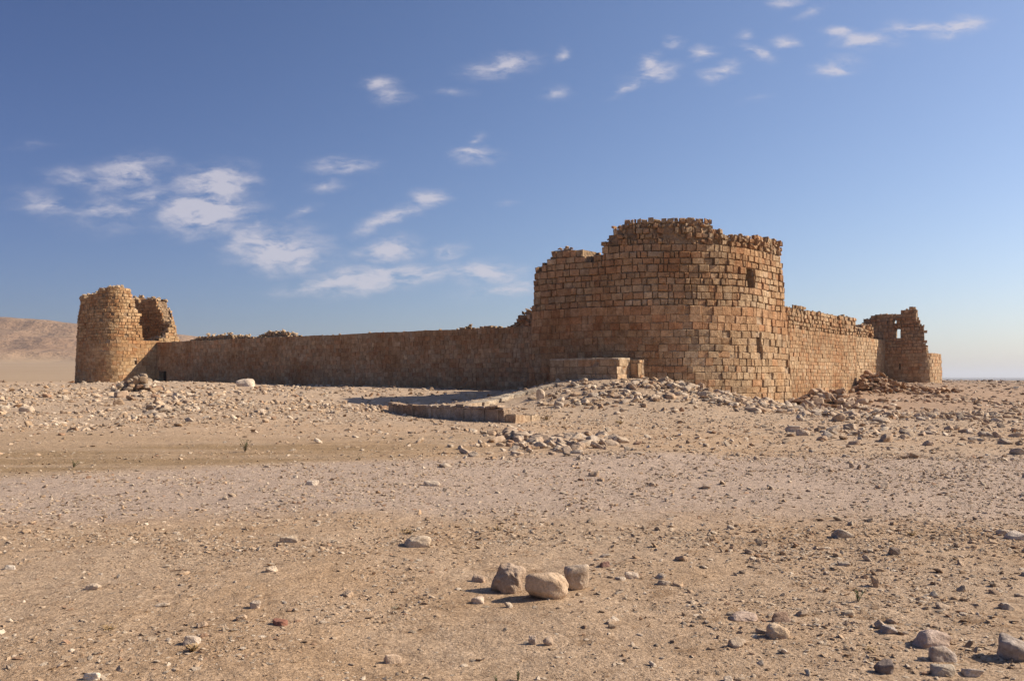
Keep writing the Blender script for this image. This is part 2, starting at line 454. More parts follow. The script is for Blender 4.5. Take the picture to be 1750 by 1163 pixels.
def rock_shape(seed, sub, dims=(1, .8, .6), nplanes=12, box=.5, rough=.03, rnd=.12):
    """a broken stone: many random cuts round an ellipsoid, edges worn"""
    r = np.random.default_rng(seed)
    d, f = ICO[sub]
    n = r.normal(size=(nplanes, 3)); n /= np.linalg.norm(n, axis=1)[:, None]
    h = r.uniform(.72, 1.0, nplanes)
    if box > 0:
        ax = np.eye(3); q = np.vstack([ax, -ax]) + r.normal(size=(6, 3)) * .14
        q /= np.linalg.norm(q, axis=1)[:, None]
        n = np.vstack([n, q]); h = np.concatenate([h, r.uniform(1 - box * .55, 1 - box * .3, 6)])
    dots = d @ n.T
    with np.errstate(divide='ignore'):
        rr = np.where(dots > .05, h / np.maximum(dots, .05), 9)
    # soft minimum gives worn edges
    k = 1 / rnd
    rad = -np.log(np.exp(-k * np.minimum(rr, 3)).sum(1)) / k
    rad = np.maximum(rad, .35)
    ph = r.uniform(0, 9, 3)
    nz = fbm(d[:, 0] * 1.0 + d[:, 2] * .7 + ph[0], d[:, 1] + d[:, 2] * .9 + ph[1], .7, 4, int(seed) % 97)
    rad = rad * (1 + rough * 4 * nz)
    return d * rad[:, None] * np.array(dims), f

LOW = [rock_shape(100 + i, 1, (1, r_, h_), 7, .5, .0, .10) for i, (r_, h_) in enumerate([(.8, .6), (.7, .45), (.9, .7), (.6, .5), (.75, .35), (.85, .55), (.65, .6), (.9, .4)])]
MED = [rock_shape(200 + i, 2, (1, r_, h_), 9, .55, .02, .08) for i, (r_, h_) in enumerate([(.8, .6), (.7, .5), (.9, .7), (.6, .5), (.75, .45), (.85, .6), (.65, .6), (.9, .5)])]
TINY = [rock_shape(300 + i, 0, (1, .75, .5), 5, 0, 0, .10) for i in range(5)]

def rot_mats(yaw, tilt, taz):
    n = len(yaw)
    cz, sz = np.cos(yaw), np.sin(yaw)
    Rz = np.zeros((n, 3, 3)); Rz[:, 0, 0] = cz; Rz[:, 0, 1] = -sz; Rz[:, 1, 0] = sz; Rz[:, 1, 1] = cz; Rz[:, 2, 2] = 1
    ax = np.stack([np.cos(taz), np.sin(taz), np.zeros(n)], 1)
    K = np.zeros((n, 3, 3)); K[:, 0, 2] = ax[:, 1]; K[:, 1, 2] = -ax[:, 0]; K[:, 2, 0] = -ax[:, 1]; K[:, 2, 1] = ax[:, 0]
    I = np.eye(3)[None]
    Rt = I + np.sin(tilt)[:, None, None] * K + (1 - np.cos(tilt))[:, None, None] * (K @ K)
    return Rt @ Rz
PAL = np.array([(.49, .37, .26), (.43, .305, .20), (.53, .425, .32), (.38, .30, .225), (.35, .24, .155), (.47, .33, .215), (.29, .215, .155), (.56, .455, .345), (.36, .225, .145)])
def pick_cols(n, r, warm=0., pale=0.):
    p = np.array([1.9, 1.3, 1.3 + pale * 2, 1.2, .7, 1.4, .3, .8 + pale * 2, .4 + warm * 2]); p /= p.sum()
    c = PAL[r.choice(len(PAL), n, p=p)] * r.uniform(.85, 1.12, (n, 1))
    return c
def merge_stones(pos, size, shapes, r, flat=(.6, 1.0), tilt=.5, cols=None, embed=.25):
    n = len(pos)
    idx = r.integers(0, len(shapes), n)
    Rm = rot_mats(r.uniform(0, 6.28, n), np.abs(r.normal(0, tilt, n)), r.uniform(0, 6.28, n))
    if cols is None: cols = pick_cols(n, r)
    sc3 = np.stack([size * r.uniform(.8, 1.3, n), size * r.uniform(.8, 1.2, n), size * r.uniform(*flat, n)], 1)
    V, Fc, C, off = [], [], [], 0
    for k, (bv, bf) in enumerate(shapes):
        s = np.where(idx == k)[0]
        if not len(s): continue
        p = bv[None] * sc3[s][:, None, :]
        p = np.einsum('nij,nvj->nvi', Rm[s], p)
        lo = p[:, :, 2].min(1); hi = p[:, :, 2].max(1)
        p[:, :, 2] -= (lo + embed * (hi - lo))[:, None]
        p = p + pos[s][:, None, :]
        nv = len(bv)
        V.append(p.reshape(-1, 3)); C.append(np.repeat(cols[s], nv, 0))
        Fc.append((bf[None] + (np.arange(len(s)) * nv)[:, None, None] + off).reshape(-1, 3)); off += nv * len(s)
    return np.vstack(V), np.vstack(Fc), np.vstack(C)

# ------------------------------------------------------------------ masonry
def vn1(t, seed=17):
    i = math.floor(t); f = t - i; f = f * f * (3 - 2 * f)
    h = lambda k: ((k * 2654435761 + seed * 97) % 1000003) / 1000003.
    return (h(i) * (1 - f) + h(i + 1) * f - .5) * 2 * .5
class Path:
    """plan outline of a wall, walked with the outside on the right hand"""
    def __init__(s, pts, closed):
        s.closed = closed
        p = np.array(pts, float)
        if closed: p = np.vstack([p, p[:1]])
        seg = np.diff(p, axis=0); l = np.linalg.norm(seg, axis=1)
        keep = l > 1e-6
        p = np.vstack([p[:-1][keep], p[-1:]]); seg = np.diff(p, axis=0); l = np.linalg.norm(seg, axis=1)
        s.S = np.concatenate([[0], np.cumsum(l)]); s.p = p; s.len = s.S[-1]
        t = seg / l[:, None]; nrm = np.stack([t[:, 1], -t[:, 0]], 1)
        if closed:
            vn = nrm + np.roll(nrm, 1, 0); vn = np.vstack([vn, vn[:1]])
        else:
            vn = np.vstack([nrm[:1], nrm[:-1] + nrm[1:], nrm[-1:]])
        s.n = vn / np.linalg.norm(vn, axis=1)[:, None]
    def at(s, q, off=0.):
        q = np.asarray(q, float)
        if s.closed: q = np.mod(q, s.len)
        x = np.interp(q, s.S, s.p[:, 0]); y = np.interp(q, s.S, s.p[:, 1])
        nx = np.interp(q, s.S, s.n[:, 0]); ny = np.interp(q, s.S, s.n[:, 1])
        k = np.hypot(nx, ny); nx = nx / k; ny = ny / k
        return np.stack([x + nx * off, y + ny * off], -1)
def rrect(u0, u1, v0, v1, radii, step=.3):
    """rounded rectangle in wall coordinates; corners order: (u0,v0)->(u0,v1)... radii for (u0,v0),(u1,v0),(u1,v1),(u0,v1)
    walked so that the outside lies on the right: counter-clockwise in world"""
    c = [(u0, v0), (u1, v0), (u1, v1), (u0, v1)]
    pts = []
    for i in range(4):
        r = radii[i]
        p = np.array(c[i]); a = np.array(c[i - 1]); b = np.array(c[(i + 1) % 4])
        da = (a - p) / np.linalg.norm(a - p); db = (b - p) / np.linalg.norm(b - p)
        cen = p + (da + db) * r
        a0 = math.atan2(*(-db)[::-1]); a1 = math.atan2(*(-da)[::-1])
        d = (a1 - a0 + math.pi) % (2 * math.pi) - math.pi
        k = max(3, int(abs(d) * r / step) + 1)
        for j in range(k + 1):
            t = a0 + d * j / k
            pts.append(cen + r * np.array([math.cos(t), math.sin(t)]))
    # densify the straight sides
    out = []
    for i in range(len(pts)):
        p, q = pts[i], pts[(i + 1) % len(pts)]
        L_ = np.linalg.norm(q - p); k = max(1, int(L_ / step))
        for j in range(k): out.append(p + (q - p) * j / k)
    w = np.array([W(*p) for p in out])
    # orientation
    area = .5 * np.sum(w[:, 0] * np.roll(w[:, 1], -1) - np.roll(w[:, 0], -1) * w[:, 1])
    if area < 0: w = w[::-1]
    return Path(w, True)

def masonry(name, path, zlev, top, parent, mat, core, thick=1.3, off=lambda z: 0., dry=.5, width=(.28, .75), prot=.03, gap=.012,
            openings=(), tint=None, seed=1, inner=True, core_depth=.1, jitter=.012, s_rng=None, missing=.0, wave=.07, dryf=None):
    """courses of separate blocks standing proud of a rubble core. zlev: course levels; top(s): height of the ruin there"""
    r = np.random.default_rng(seed)
    V, Fc, C = [], [], []
    off_i = 0
    s_a, s_b = s_rng or (0, path.len)
    def tint_(s, z, side):
        f_ = 1 + .20 * float(vnoise(s / 3.1, z / 1.1, seed)) + .12 * float(vnoise(s / .9 + 7, z / .6, seed + 3))
        return tint(s, z, r) * np.array((f_, f_ ** 1.15, f_ ** 1.3))
    sides = (0, 1) if inner else (0,)
    NW = 64
    def wv(a_, z):
        if wave == 0: return 0.
        t = a_ % path.len if path.closed else a_
        f_ = min(1, min(t, path.len - t) / 1.5) if path.closed else 1
        return f_ * wave * float(vn1(t / 2.6 + z * .31)) * min(1., max(0., z) / 1.5)
    for side in sides:
        for ci in range(len(zlev) - 1):
            z0, z1 = zlev[ci], zlev[ci + 1]
            s = s_a + r.uniform(-.2, .0)
            hh = z1 - z0
            while s < s_b:
                w = width[0] + (width[1] - width[0]) * (r.beta(1.1, 2.2) if r.random() < .6 else r.beta(3, 2)); w *= (1.35 if r.random() < .06 else 1.)
                a, b_ = max(s, s_a), min(s + w, s_b)
                s += w
                if b_ - a < .1: continue
                mid = .5 * (a + b_)
                if .5 * (z0 + z1) > top(mid): continue
                if r.random() < missing: continue
                parts = [(a, b_)]
                for (o0, o1, oz0, oz1) in openings:
                    if z1 - .06 > oz0 and z0 + .06 < oz1:
                        np_ = []
                        for (p0, p1) in parts:
                            if p1 <= o0 or p0 >= o1: np_.append((p0, p1)); continue
                            if o0 - p0 > .08: np_.append((p0, o0))
                            if p1 - o1 > .08: np_.append((o1, p1))
                        parts = np_
                for (p0, p1) in parts:
                    dry_ = dryf(p0, z0) if dryf else dry
                    g = gap * (.6 + 1.2 * dry_)
                    pr = r.normal(0, prot) * (.35 + dry_)
                    ch = .007 + .020 * dry_ * r.uniform(.4, 1.6)
                    ins = ch * r.uniform(.8, 1.3)
                    zj0 = r.uniform(-1, 1, 2) * jitter * (.3 + dry_); zj1 = r.uniform(-1, 1, 2) * jitter * (.3 + dry_)
                    so_ = off(.5 * (z0 + z1))
                    sgn = 1 if side == 0 else -1
                    base = so_ if side == 0 else so_ - thick
                    def ring(o, i):
                        q = [p0 + g + i, p1 - g - i, p1 - g - i, p0 + g + i]
                        zz = [z0 + g + i + zj0[0], z0 + g + i + zj0[1], z1 - g - i + zj1[0], z1 - g - i + zj1[1]]
                        P = path.at(q, base + sgn * o)
                        zz = [z + wv(a_, z) for a_, z in zip(q, zz)]
                        return np.column_stack([P, zz])
                    cd = core_depth + .05
                    A = ring(-cd, 0); B = ring(pr - ch, 0); D = ring(pr, ins)
                    D[:, :] += r.normal(0, jitter * .6 * (.3 + dry_), D.shape)
                    B[:, :] += r.normal(0, jitter * .5 * dry_, B.shape)
                    V.append(np.vstack([A, B, D]))
                    o = off_i
                    q = []
                    for k in range(4):
                        k2 = (k + 1) % 4
                        q.append((o + k, o + k2, o + 4 + k2, o + 4 + k)); q.append((o + 4 + k, o + 4 + k2, o + 8 + k2, o + 8 + k))
                    q.append((o + 8, o + 9, o + 10, o + 11))
                    if side == 1: q = [x[::-1] for x in q]
                    Fc += q
                    off_i += 12
                    C.append(np.repeat(tint_(mid, .5 * (z0 + z1), side)[None], 12, 0))
    if not V: return None, None
    me = fast_mesh(name, np.vstack(V), np.array(Fc), 4, np.vstack(C))
    me.materials.append(mat)
    # core: shell of cells
    ds = .28
    ns = max(2, int(round((s_b - s_a) / ds)))
    sg = list(np.linspace(s_a, s_b, ns + 1))
    for o_ in openings: sg += [o_[0], o_[1]]
    sg = sorted(set(round(x, 4) for x in sg)); sg = np.array(sg)
    zg = list(zlev)
    for o_ in openings: zg += [o_[2], o_[3]]
    zg = np.array(sorted(set(round(x, 4) for x in zg)))
    zg = zg[np.concatenate([[True], np.diff(zg) > .004])]
    ns = len(sg) - 1; nz = len(zg) - 1
    ex = np.zeros((ns, nz), bool)
    for i in range(ns):
        sm = .5 * (sg[i] + sg[i + 1]); tt = top(sm)
        for k in range(nz):
            zm = .5 * (zg[k] + zg[k + 1])
            e = zm < tt - .12
            for (o0, o1, a0, a1) in openings:
                if o0 < sm < o1 and a0 < zm < a1: e = False
            ex[i, k] = e
    nzv = nz + 1
    P0 = np.zeros((ns + 1, nzv, 3)); P1 = np.zeros((ns + 1, nzv, 3))
    for k in range(nzv):
        z = zg[k]
        cdv = core_depth
        P0[:, k, :2] = path.at(sg, off(z) - cdv); P1[:, k, :2] = path.at(sg, off(z) - thick + (cdv if inner else 0))
        P0[:, k, 2] = [z + wv(a_, z) for a_ in sg]; P1[:, k, 2] = P0[:, k, 2]
    jit = r.normal(0, .012 if core_depth < .09 else .025, P0.shape); 
    if path.closed and s_rng is None: jit[-1] = jit[0]
    P0 += jit; P1 += np.roll(jit, 3, 1)
    if path.closed and s_rng is None: P0[-1] = P0[0]; P1[-1] = P1[0]
    CV = np.vstack([P0.reshape(-1, 3), P1.reshape(-1, 3)]); ob = (ns + 1) * nzv
    def vi(i, k, b): return i * nzv + k + (ob if b else 0)
    CF = []
    wrap = path.closed and s_rng is None
    for i in range(ns):
        for k in range(nz):
            if not ex[i, k]: continue
            CF.append((vi(i, k, 0), vi(i + 1, k, 0), vi(i + 1, k + 1, 0), vi(i, k + 1, 0)))
            CF.append((vi(i, k, 1), vi(i, k + 1, 1), vi(i + 1, k + 1, 1), vi(i + 1, k, 1)))
            if k == nz - 1 or not ex[i, k + 1]: CF.append((vi(i, k + 1, 0), vi(i + 1, k + 1, 0), vi(i + 1, k + 1, 1), vi(i, k + 1, 1)))
            if k == 0 or not ex[i, k - 1]: CF.append((vi(i, k, 1), vi(i + 1, k, 1), vi(i + 1, k, 0), vi(i, k, 0)))
            nb = ex[i + 1, k] if i + 1 < ns else (ex[0, k] if wrap else False)
            if not nb: CF.append((vi(i + 1, k, 0), vi(i + 1, k, 1), vi(i + 1, k + 1, 1), vi(i + 1, k + 1, 0)))
            nb = ex[i - 1, k] if i > 0 else (ex[ns - 1, k] if wrap else False)
            if not nb: CF.append((vi(i, k, 1), vi(i, k, 0), vi(i, k + 1, 0), vi(i, k + 1, 1)))
    mc = fast_mesh(name + '_core', CV, np.array(CF), 4); mc.materials.append(core)
    # join core into the same mesh as a second material
    import bmesh
    bm = bmesh.new(); bm.from_mesh(me); nb = len(bm.faces)
    bm.from_mesh(mc); bm.faces.ensure_lookup_table()
    for f in bm.faces[nb:]: f.material_index = 1
    bm.to_mesh(me); bm.free(); me.materials.append(core)
    bpy.data.meshes.remove(mc)
    o = link(bpy.data.objects.new(name, me), parent)
    return o, (sg, zg, ex)

def crown(name, path, info, off, thick, parent, seed, size=(.10, .26), per_m=9, s_ok=None, lift=.0, warm=.3, piled=.0, tint=None):
    """loose stones and broken core bedded on the ragged top of a wall"""
    r = np.random.default_rng(seed); sg, zg, ex = info
    pos, sz = [], []
    for i in range(len(sg) - 1):
        sm = .5 * (sg[i] + sg[i + 1])
        if s_ok and not s_ok(sm): continue
        ks = np.where(ex[i])[0]
        if not len(ks): continue
        z = zg[ks[-1] + 1]; w = sg[i + 1] - sg[i]
        n = r.poisson(per_m * w * thick)
        for _ in range(n):
            s_ = r.uniform(sg[i], sg[i + 1]); d = r.uniform(.10, thick - .1)
            p = path.at(s_, off(z) - d)
            e = piled * math.sin(math.pi * d / thick)
            pos.append((p[0], p[1], z + lift + r.uniform(-.04, .06 + e))); sz.append(r.uniform(*size))
    if not pos: return None
    pos = np.array(pos); sz = np.array(sz)
    c = pick_cols(len(pos), r, warm)
    if tint is not None: c = c * .35 + np.array(tint) * .65 * r.uniform(.8, 1.15, (len(c), 1))
    V, Fc, C = merge_stones(pos, sz, MED, r, (.7, 1.1), .5, c, .3)
    me = fast_mesh(name, V, Fc, 3, C); me.materials.append(M_STONE)
    return tag(link(bpy.data.objects.new(name, me), parent), kind='stuff')

def courses(z0, z1, h, r, var=.14):
    z = [z0]
    while z[-1] < z1: z.append(z[-1] + h * r.uniform(1 - var, 1 + var))
    return z
def proj(p2):
    return 875 + F * p2[..., 0] / p2[..., 1]
def py_to_z(py, y): return EYE + (643 - py) / F * y

def profile(path, test, table, other, off=0., rag=.12, seed=0, smooth_to=None):
    """height of the ruin along the outline: seen part follows measured heights, the rest is given by other(s)"""
    S = np.linspace(0, path.len, 900); P = path.at(S, off); px = proj(P)
    tx = [t[0] for t in table]; ty = [t[1] for t in table]
    z = np.where([test(p) for p in P], py_to_z(np.interp(px, tx, ty), P[:, 1]), [other(s) for s in S])
    jag = rag * (vnoise(S / .55, S * 0, seed) + .6 * vnoise(S / 1.7, S * 0 + 5, seed)) * 2
    z = z + jag
    return lambda s: float(np.interp(s % path.len if path.closed else s, S, z))
def opening(path, px0, px1, py0, py1, test, off=0.):
    S = np.linspace(0, path.len, 4000); P = path.at(S, off); px = proj(P); ok = np.array([test(p) for p in P])
    m = ok & (px >= px0) & (px <= px1)
    s = S[m]; y = P[m][:, 1].mean()
    return (float(s.min()), float(s.max()), py_to_z(py1, y), py_to_z(py0, y))
def uv(p): return p[0] * N2[0] + p[1] * N2[1], p[0] * N1[0] + p[1] * N1[1]

COL_A = np.array((.440, .290, .170)); COL_R = np.array((.430, .232, .122)); COL_Y = np.array((.47, .345, .215)); COL_G = np.array((.38, .285, .19)); COL_P = np.array((.49, .375, .26))
def stone_tint(r, z, red=.25, yel=.25, grey=.12):
    t = r.random()
    c = COL_R if t < red else COL_Y if t < red + yel else COL_G if t < red + yel + grey else COL_P if t < red + yel + grey + .06 else COL_A
    return (c * .52 + COL_A * .48) * r.uniform(.84, 1.13)

# ---- the near round-cornered tower
def near_tower():
    root = empty('round_cornered_tower', (W(-23.4, -45)[0], W(-23.4, -45)[1], 0))
    tag(root, 'large round-cornered limestone tower, nearest of the fort, with ragged top and a narrow window', 'tower')
    path = rrect(-29.9, -18.25, -50.3, -38.9, (.6, 1.6, 6.8, .9))
    inv = lambda p: uv(p)[1] > -49.6 and (uv(p)[1] > -41.6 or uv(p)[0] > -25.1)
    ZB = 5.22                                   # level of the ledge between mortared base and dry upper work
    r = np.random.default_rng(3)
    off = lambda z: -.065 * max(z - .0, 0) - (.05 if z > ZB else 0) - (.10 if z > 8.0 else 0)
    offm = -.55
    table = [(900, 432), (926, 470), (929, 447), (938, 443), (939, 430), (951, 427), (985, 428), (997, 431), (1005, 440), (1008, 458), (1015, 458), (1016, 434), (1025, 432), (1026, 413), (1037, 411), (1038, 402),
             (1043, 400), (1045, 387), (1060, 385), (1069, 376), (1100, 374), (1160, 373), (1200, 375), (1222, 376), (1225, 387), (1238, 394), (1240, 403), (1248, 404), (1250, 411), (1257, 411), (1258, 406), (1290, 402),
             (1318, 408), (1330, 414), (1345, 418), (1400, 425)]
    def other(s):
        u_, v_ = uv(path.at(s))
        if u_ < -29: return 7.2 + .8 * math.sin(v_)
        return 6.4 + .7 * math.sin(s * .9)
    top = profile(path, inv, table, other, offm, .05, 5)
    z_low = courses(-.7, ZB - .1, .37, r, .12); z_low = [z for z in z_low if z < ZB - .2] + [ZB]
    # flush joints on the shaded side, weathered round the corner
    S = np.linspace(0, path.len, 900)
    U = np.array([uv(p)[0] for p in path.at(S)]); Vv = np.array([uv(p)[1] for p in path.at(S)])
    slit = opening(path, 1292.0, 1299.0, 576, 604, inv, -.3)
    win = opening(path, 1278.0, 1291, 457, 492, inv, -.45)
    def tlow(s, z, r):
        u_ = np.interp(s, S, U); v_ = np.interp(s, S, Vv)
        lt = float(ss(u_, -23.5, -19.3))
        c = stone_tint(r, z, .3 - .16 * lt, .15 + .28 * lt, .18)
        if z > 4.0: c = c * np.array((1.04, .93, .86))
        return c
    # two style stretches: mortared left face, eroded right side
    sA = [s for s in S if inv(path.at(s)) and abs(np.interp(s, S, U) + 21.6) < .1]
    s_split = float(np.mean(sA)) if sA else path.len * .5
    mortared = lambda s: np.interp(s, S, U) < -20.2 + .9 * vn1(s * 1.3) or np.interp(s, S, Vv) < -49
    lo = lambda s: min(top(s), ZB + .1)
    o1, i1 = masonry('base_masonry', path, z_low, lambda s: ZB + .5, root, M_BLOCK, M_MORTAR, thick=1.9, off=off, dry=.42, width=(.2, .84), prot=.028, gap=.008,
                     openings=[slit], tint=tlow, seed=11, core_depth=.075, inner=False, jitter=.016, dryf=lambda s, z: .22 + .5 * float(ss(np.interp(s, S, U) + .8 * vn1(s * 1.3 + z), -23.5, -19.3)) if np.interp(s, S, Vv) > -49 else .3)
    z_up = courses(ZB + .004, 8.05, .355, r, .13)
    z_up2 = courses(z_up[-1], 11, .27, r, .2)
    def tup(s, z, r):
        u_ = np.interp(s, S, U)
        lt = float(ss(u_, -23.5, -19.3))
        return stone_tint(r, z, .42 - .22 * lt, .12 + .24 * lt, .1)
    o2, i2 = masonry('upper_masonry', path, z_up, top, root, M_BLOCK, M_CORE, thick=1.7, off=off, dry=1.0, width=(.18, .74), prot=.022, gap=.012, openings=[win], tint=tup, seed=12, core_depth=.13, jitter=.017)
    def tup2(s, z, r): return stone_tint(r, z, .35, .12, .2) * .95
    o3, i3 = masonry('top_masonry', path, z_up2, top, root, M_BLOCK, M_CORE, thick=1.5, off=off, dry=1.4, width=(.13, .46), prot=.06, gap=.014, tint=tup2, seed=13, core_depth=.12, missing=.03, jitter=.028)
    # loose top stones over all three
    def merge_info(a, b):
        return b
    crown('loose_top_stones', path, i3, off, 1.4, root, 21, (.06, .17), 14, tint=COL_A, lift=.03, piled=.1)
    zt = z_up[-1]
    crown('loose_top_stones', path, i2, off, 1.6, root, 22, (.09, .20), 5, lift=-.04, s_ok=lambda s: top(s) < zt - .15, tint=COL_Y)
    # floor of packed debris inside
    fl = path.at(np.linspace(0, path.len, 60)[:-1], -1.2)
    zz = 5.0 + .4 * vnoise(fl[:, 0], fl[:, 1], 3)
    c = fl.mean(0)
    vs = [(c[0], c[1], 5.6)] + [(*p, z) for p, z in zip((fl + c) / 2, zz + .5)] + [(*p, z) for p, z in zip(fl, zz)]
    n = len(fl); fs = [(0, 1 + i, 1 + (i + 1) % n) for i in range(n)]
    fs += [(1 + i, 1 + n + i, 1 + n + (i + 1) % n) for i in range(n)] + [(1 + i, 1 + n + (i + 1) % n, 1 + (i + 1) % n) for i in range(n)]
    me = fast_mesh('debris_floor', np.array(vs), np.array(fs), 3); me.materials.append(M_CORE)
    link(bpy.data.objects.new('debris_floor', me), root)
    # lintel over the window and backing of the narrow slit
    fix_origin(root)
    return root
def fix_origin(root):
    """children were built in world coordinates: keep them there under the moved empty"""
    bpy.context.view_layer.update()
    for ch in root.children: ch.matrix_parent_inverse = root.matrix_world.inverted()

near_tower()

# ---- left curtain wall
def left_wall():
    a = W(-24.5, -47.9); b = W(-83.0, -47.9)
    root = empty('left_curtain_wall', (*W(-52, -47.9), 0))
    tag(root, 'long shaded curtain wall with level top between the big near tower and the distant left tower', 'wall')
    n = 200; pts = [np.array(b) + (np.array(a) - np.array(b)) * i / n for i in range(n + 1)]
    path = Path(pts, False)
    S = np.linspace(0, path.len, 400); P = path.at(S); px = proj(P)
    zt = py_to_z(np.interp(px, [270, 400, 500, 600, 700, 785, 915, 1000], [585, 583, 579, 575, 570, 564, 558, 554]), P[:, 1])
    r = np.random.default_rng(4)
    zl = courses(-.4, 4.9, .325, r, .1)
    zl = [z for z in zl if z < 4.7] + [5.02]
    r2 = np.random.default_rng(8)
    top = lambda s: 9.
    def tn(s, z, r): return stone_tint(r, z, .26, .08, .2) * (.98 if z < 2.4 else 1.0)
    opn = opening(path, 270.8, 284, 634, 655, lambda p: True)
    off = lambda z: -.012 * z
    o, i = masonry('masonry', path, zl, top, root, M_SMOOTH, M_MORTAR, thick=1.5, off=off, dry=.32, width=(.24, .62), prot=.014, gap=.007, openings=[opn], tint=tn, seed=31, core_depth=.035, jitter=.01)
    q0 = path.at(opn[0] - .2, -.55); q1 = path.at(opn[1] + .2, -.55)  # dark backing board added inside the opening so the recess looks deep in shade
    me = fast_mesh('niche_shade_back', [(*q0, opn[2] - .3), (*q1, opn[2] - .3), (*q1, opn[3] + .2), (*q0, opn[3] + .2)], [0, 1, 2, 3], 4)
    sol = bpy.data.objects.new('niche_shade_back', me); me.materials.append(M_NICHE_SHADE); link(sol, root)
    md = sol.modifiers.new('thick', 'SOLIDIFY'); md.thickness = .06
    # remains of the thicker upper wall behind the level top
    def part(pa, pb, hmax, seed):
        pth = Path(path.at(np.linspace(0, path.len, 400), -.75), False)
        S2 = np.linspace(0, pth.len, 400); px2 = proj(pth.at(S2))
        s0 = float(np.interp(pa, px2, S2)); s1 = float(np.interp(pb, px2, S2))
        tp = lambda s: 5.06 + hmax * (.45 + .9 * (vnoise(s / 1.6, 0, seed) + .5)) * math.sqrt(max(0, math.sin(math.pi * (s - s0) / (s1 - s0))))
        ob, inf = masonry('upper_remains', pth, courses(5.0, 7, .22, r2, .2), tp, root, M_BLOCK, M_CORE, thick=.75, dry=1.2, width=(.2, .5), prot=.05, tint=lambda s, z, r: stone_tint(r, z, .2, .3, .2), seed=seed, core_depth=.1, s_rng=(s0, s1), jitter=.03, missing=.1)
        if ob is None: return
        crown('loose_top_stones', pth, inf, lambda z: 0, .75, root, seed + 50, (.10, .22), 12, tint=COL_Y, piled=.15)
    part(322, 434, .62, 41); part(436, 505, .42, 42); part(784, 803, .25, 43); part(818, 848, .16, 44)
    # scattered capping stones
    crown('loose_top_stones', path, i, off, 1.4, root, 77, (.05, .12), .8, tint=COL_Y)
    fix_origin(root)
left_wall()

# ---- inner ruin rising behind the left wall next to the near tower
def inner_ruin():
    p0 = np.array((1.9, 64.5)); d = np.array((.788, -.616))
    root = empty('ruined_inner_wall', (p0[0], p0[1], 0))
    tag(root, 'jagged lump of ruined inner walling rising above the wall top beside the big tower', 'ruin')
    pts = [p0 - d * 3.2 + d * .3 * i for i in range(30)]
    path = Path(pts, False)
    S = np.linspace(0, path.len, 200); px = proj(path.at(S))
    def top(s):
        x = float(np.interp(s, S, px)); y = path.at(s)[1]
        py = np.interp(x, [866, 872, 880, 884, 890, 905, 960], [562, 556, 550, 540, 534, 530, 532])
        return float(py_to_z(py, y)) + .25 * vnoise(s * 2.1, 0, 3)
    r = np.random.default_rng(9)
    o, i = masonry('masonry', path, courses(.2, 8, .26, r, .25), top, root, M_BLOCK, M_CORE, thick=1.6, dry=1.4, width=(.18, .5), prot=.08, tint=lambda s, z, r: stone_tint(r, z, .3, .1, .3) * .9, seed=51, core_depth=.16, jitter=.04, missing=.18)
    crown('loose_top_stones', path, i, lambda z: 0, 1.6, root, 52, (.12, .28), 10, piled=.2, tint=COL_A)
    fix_origin(root)
inner_ruin()

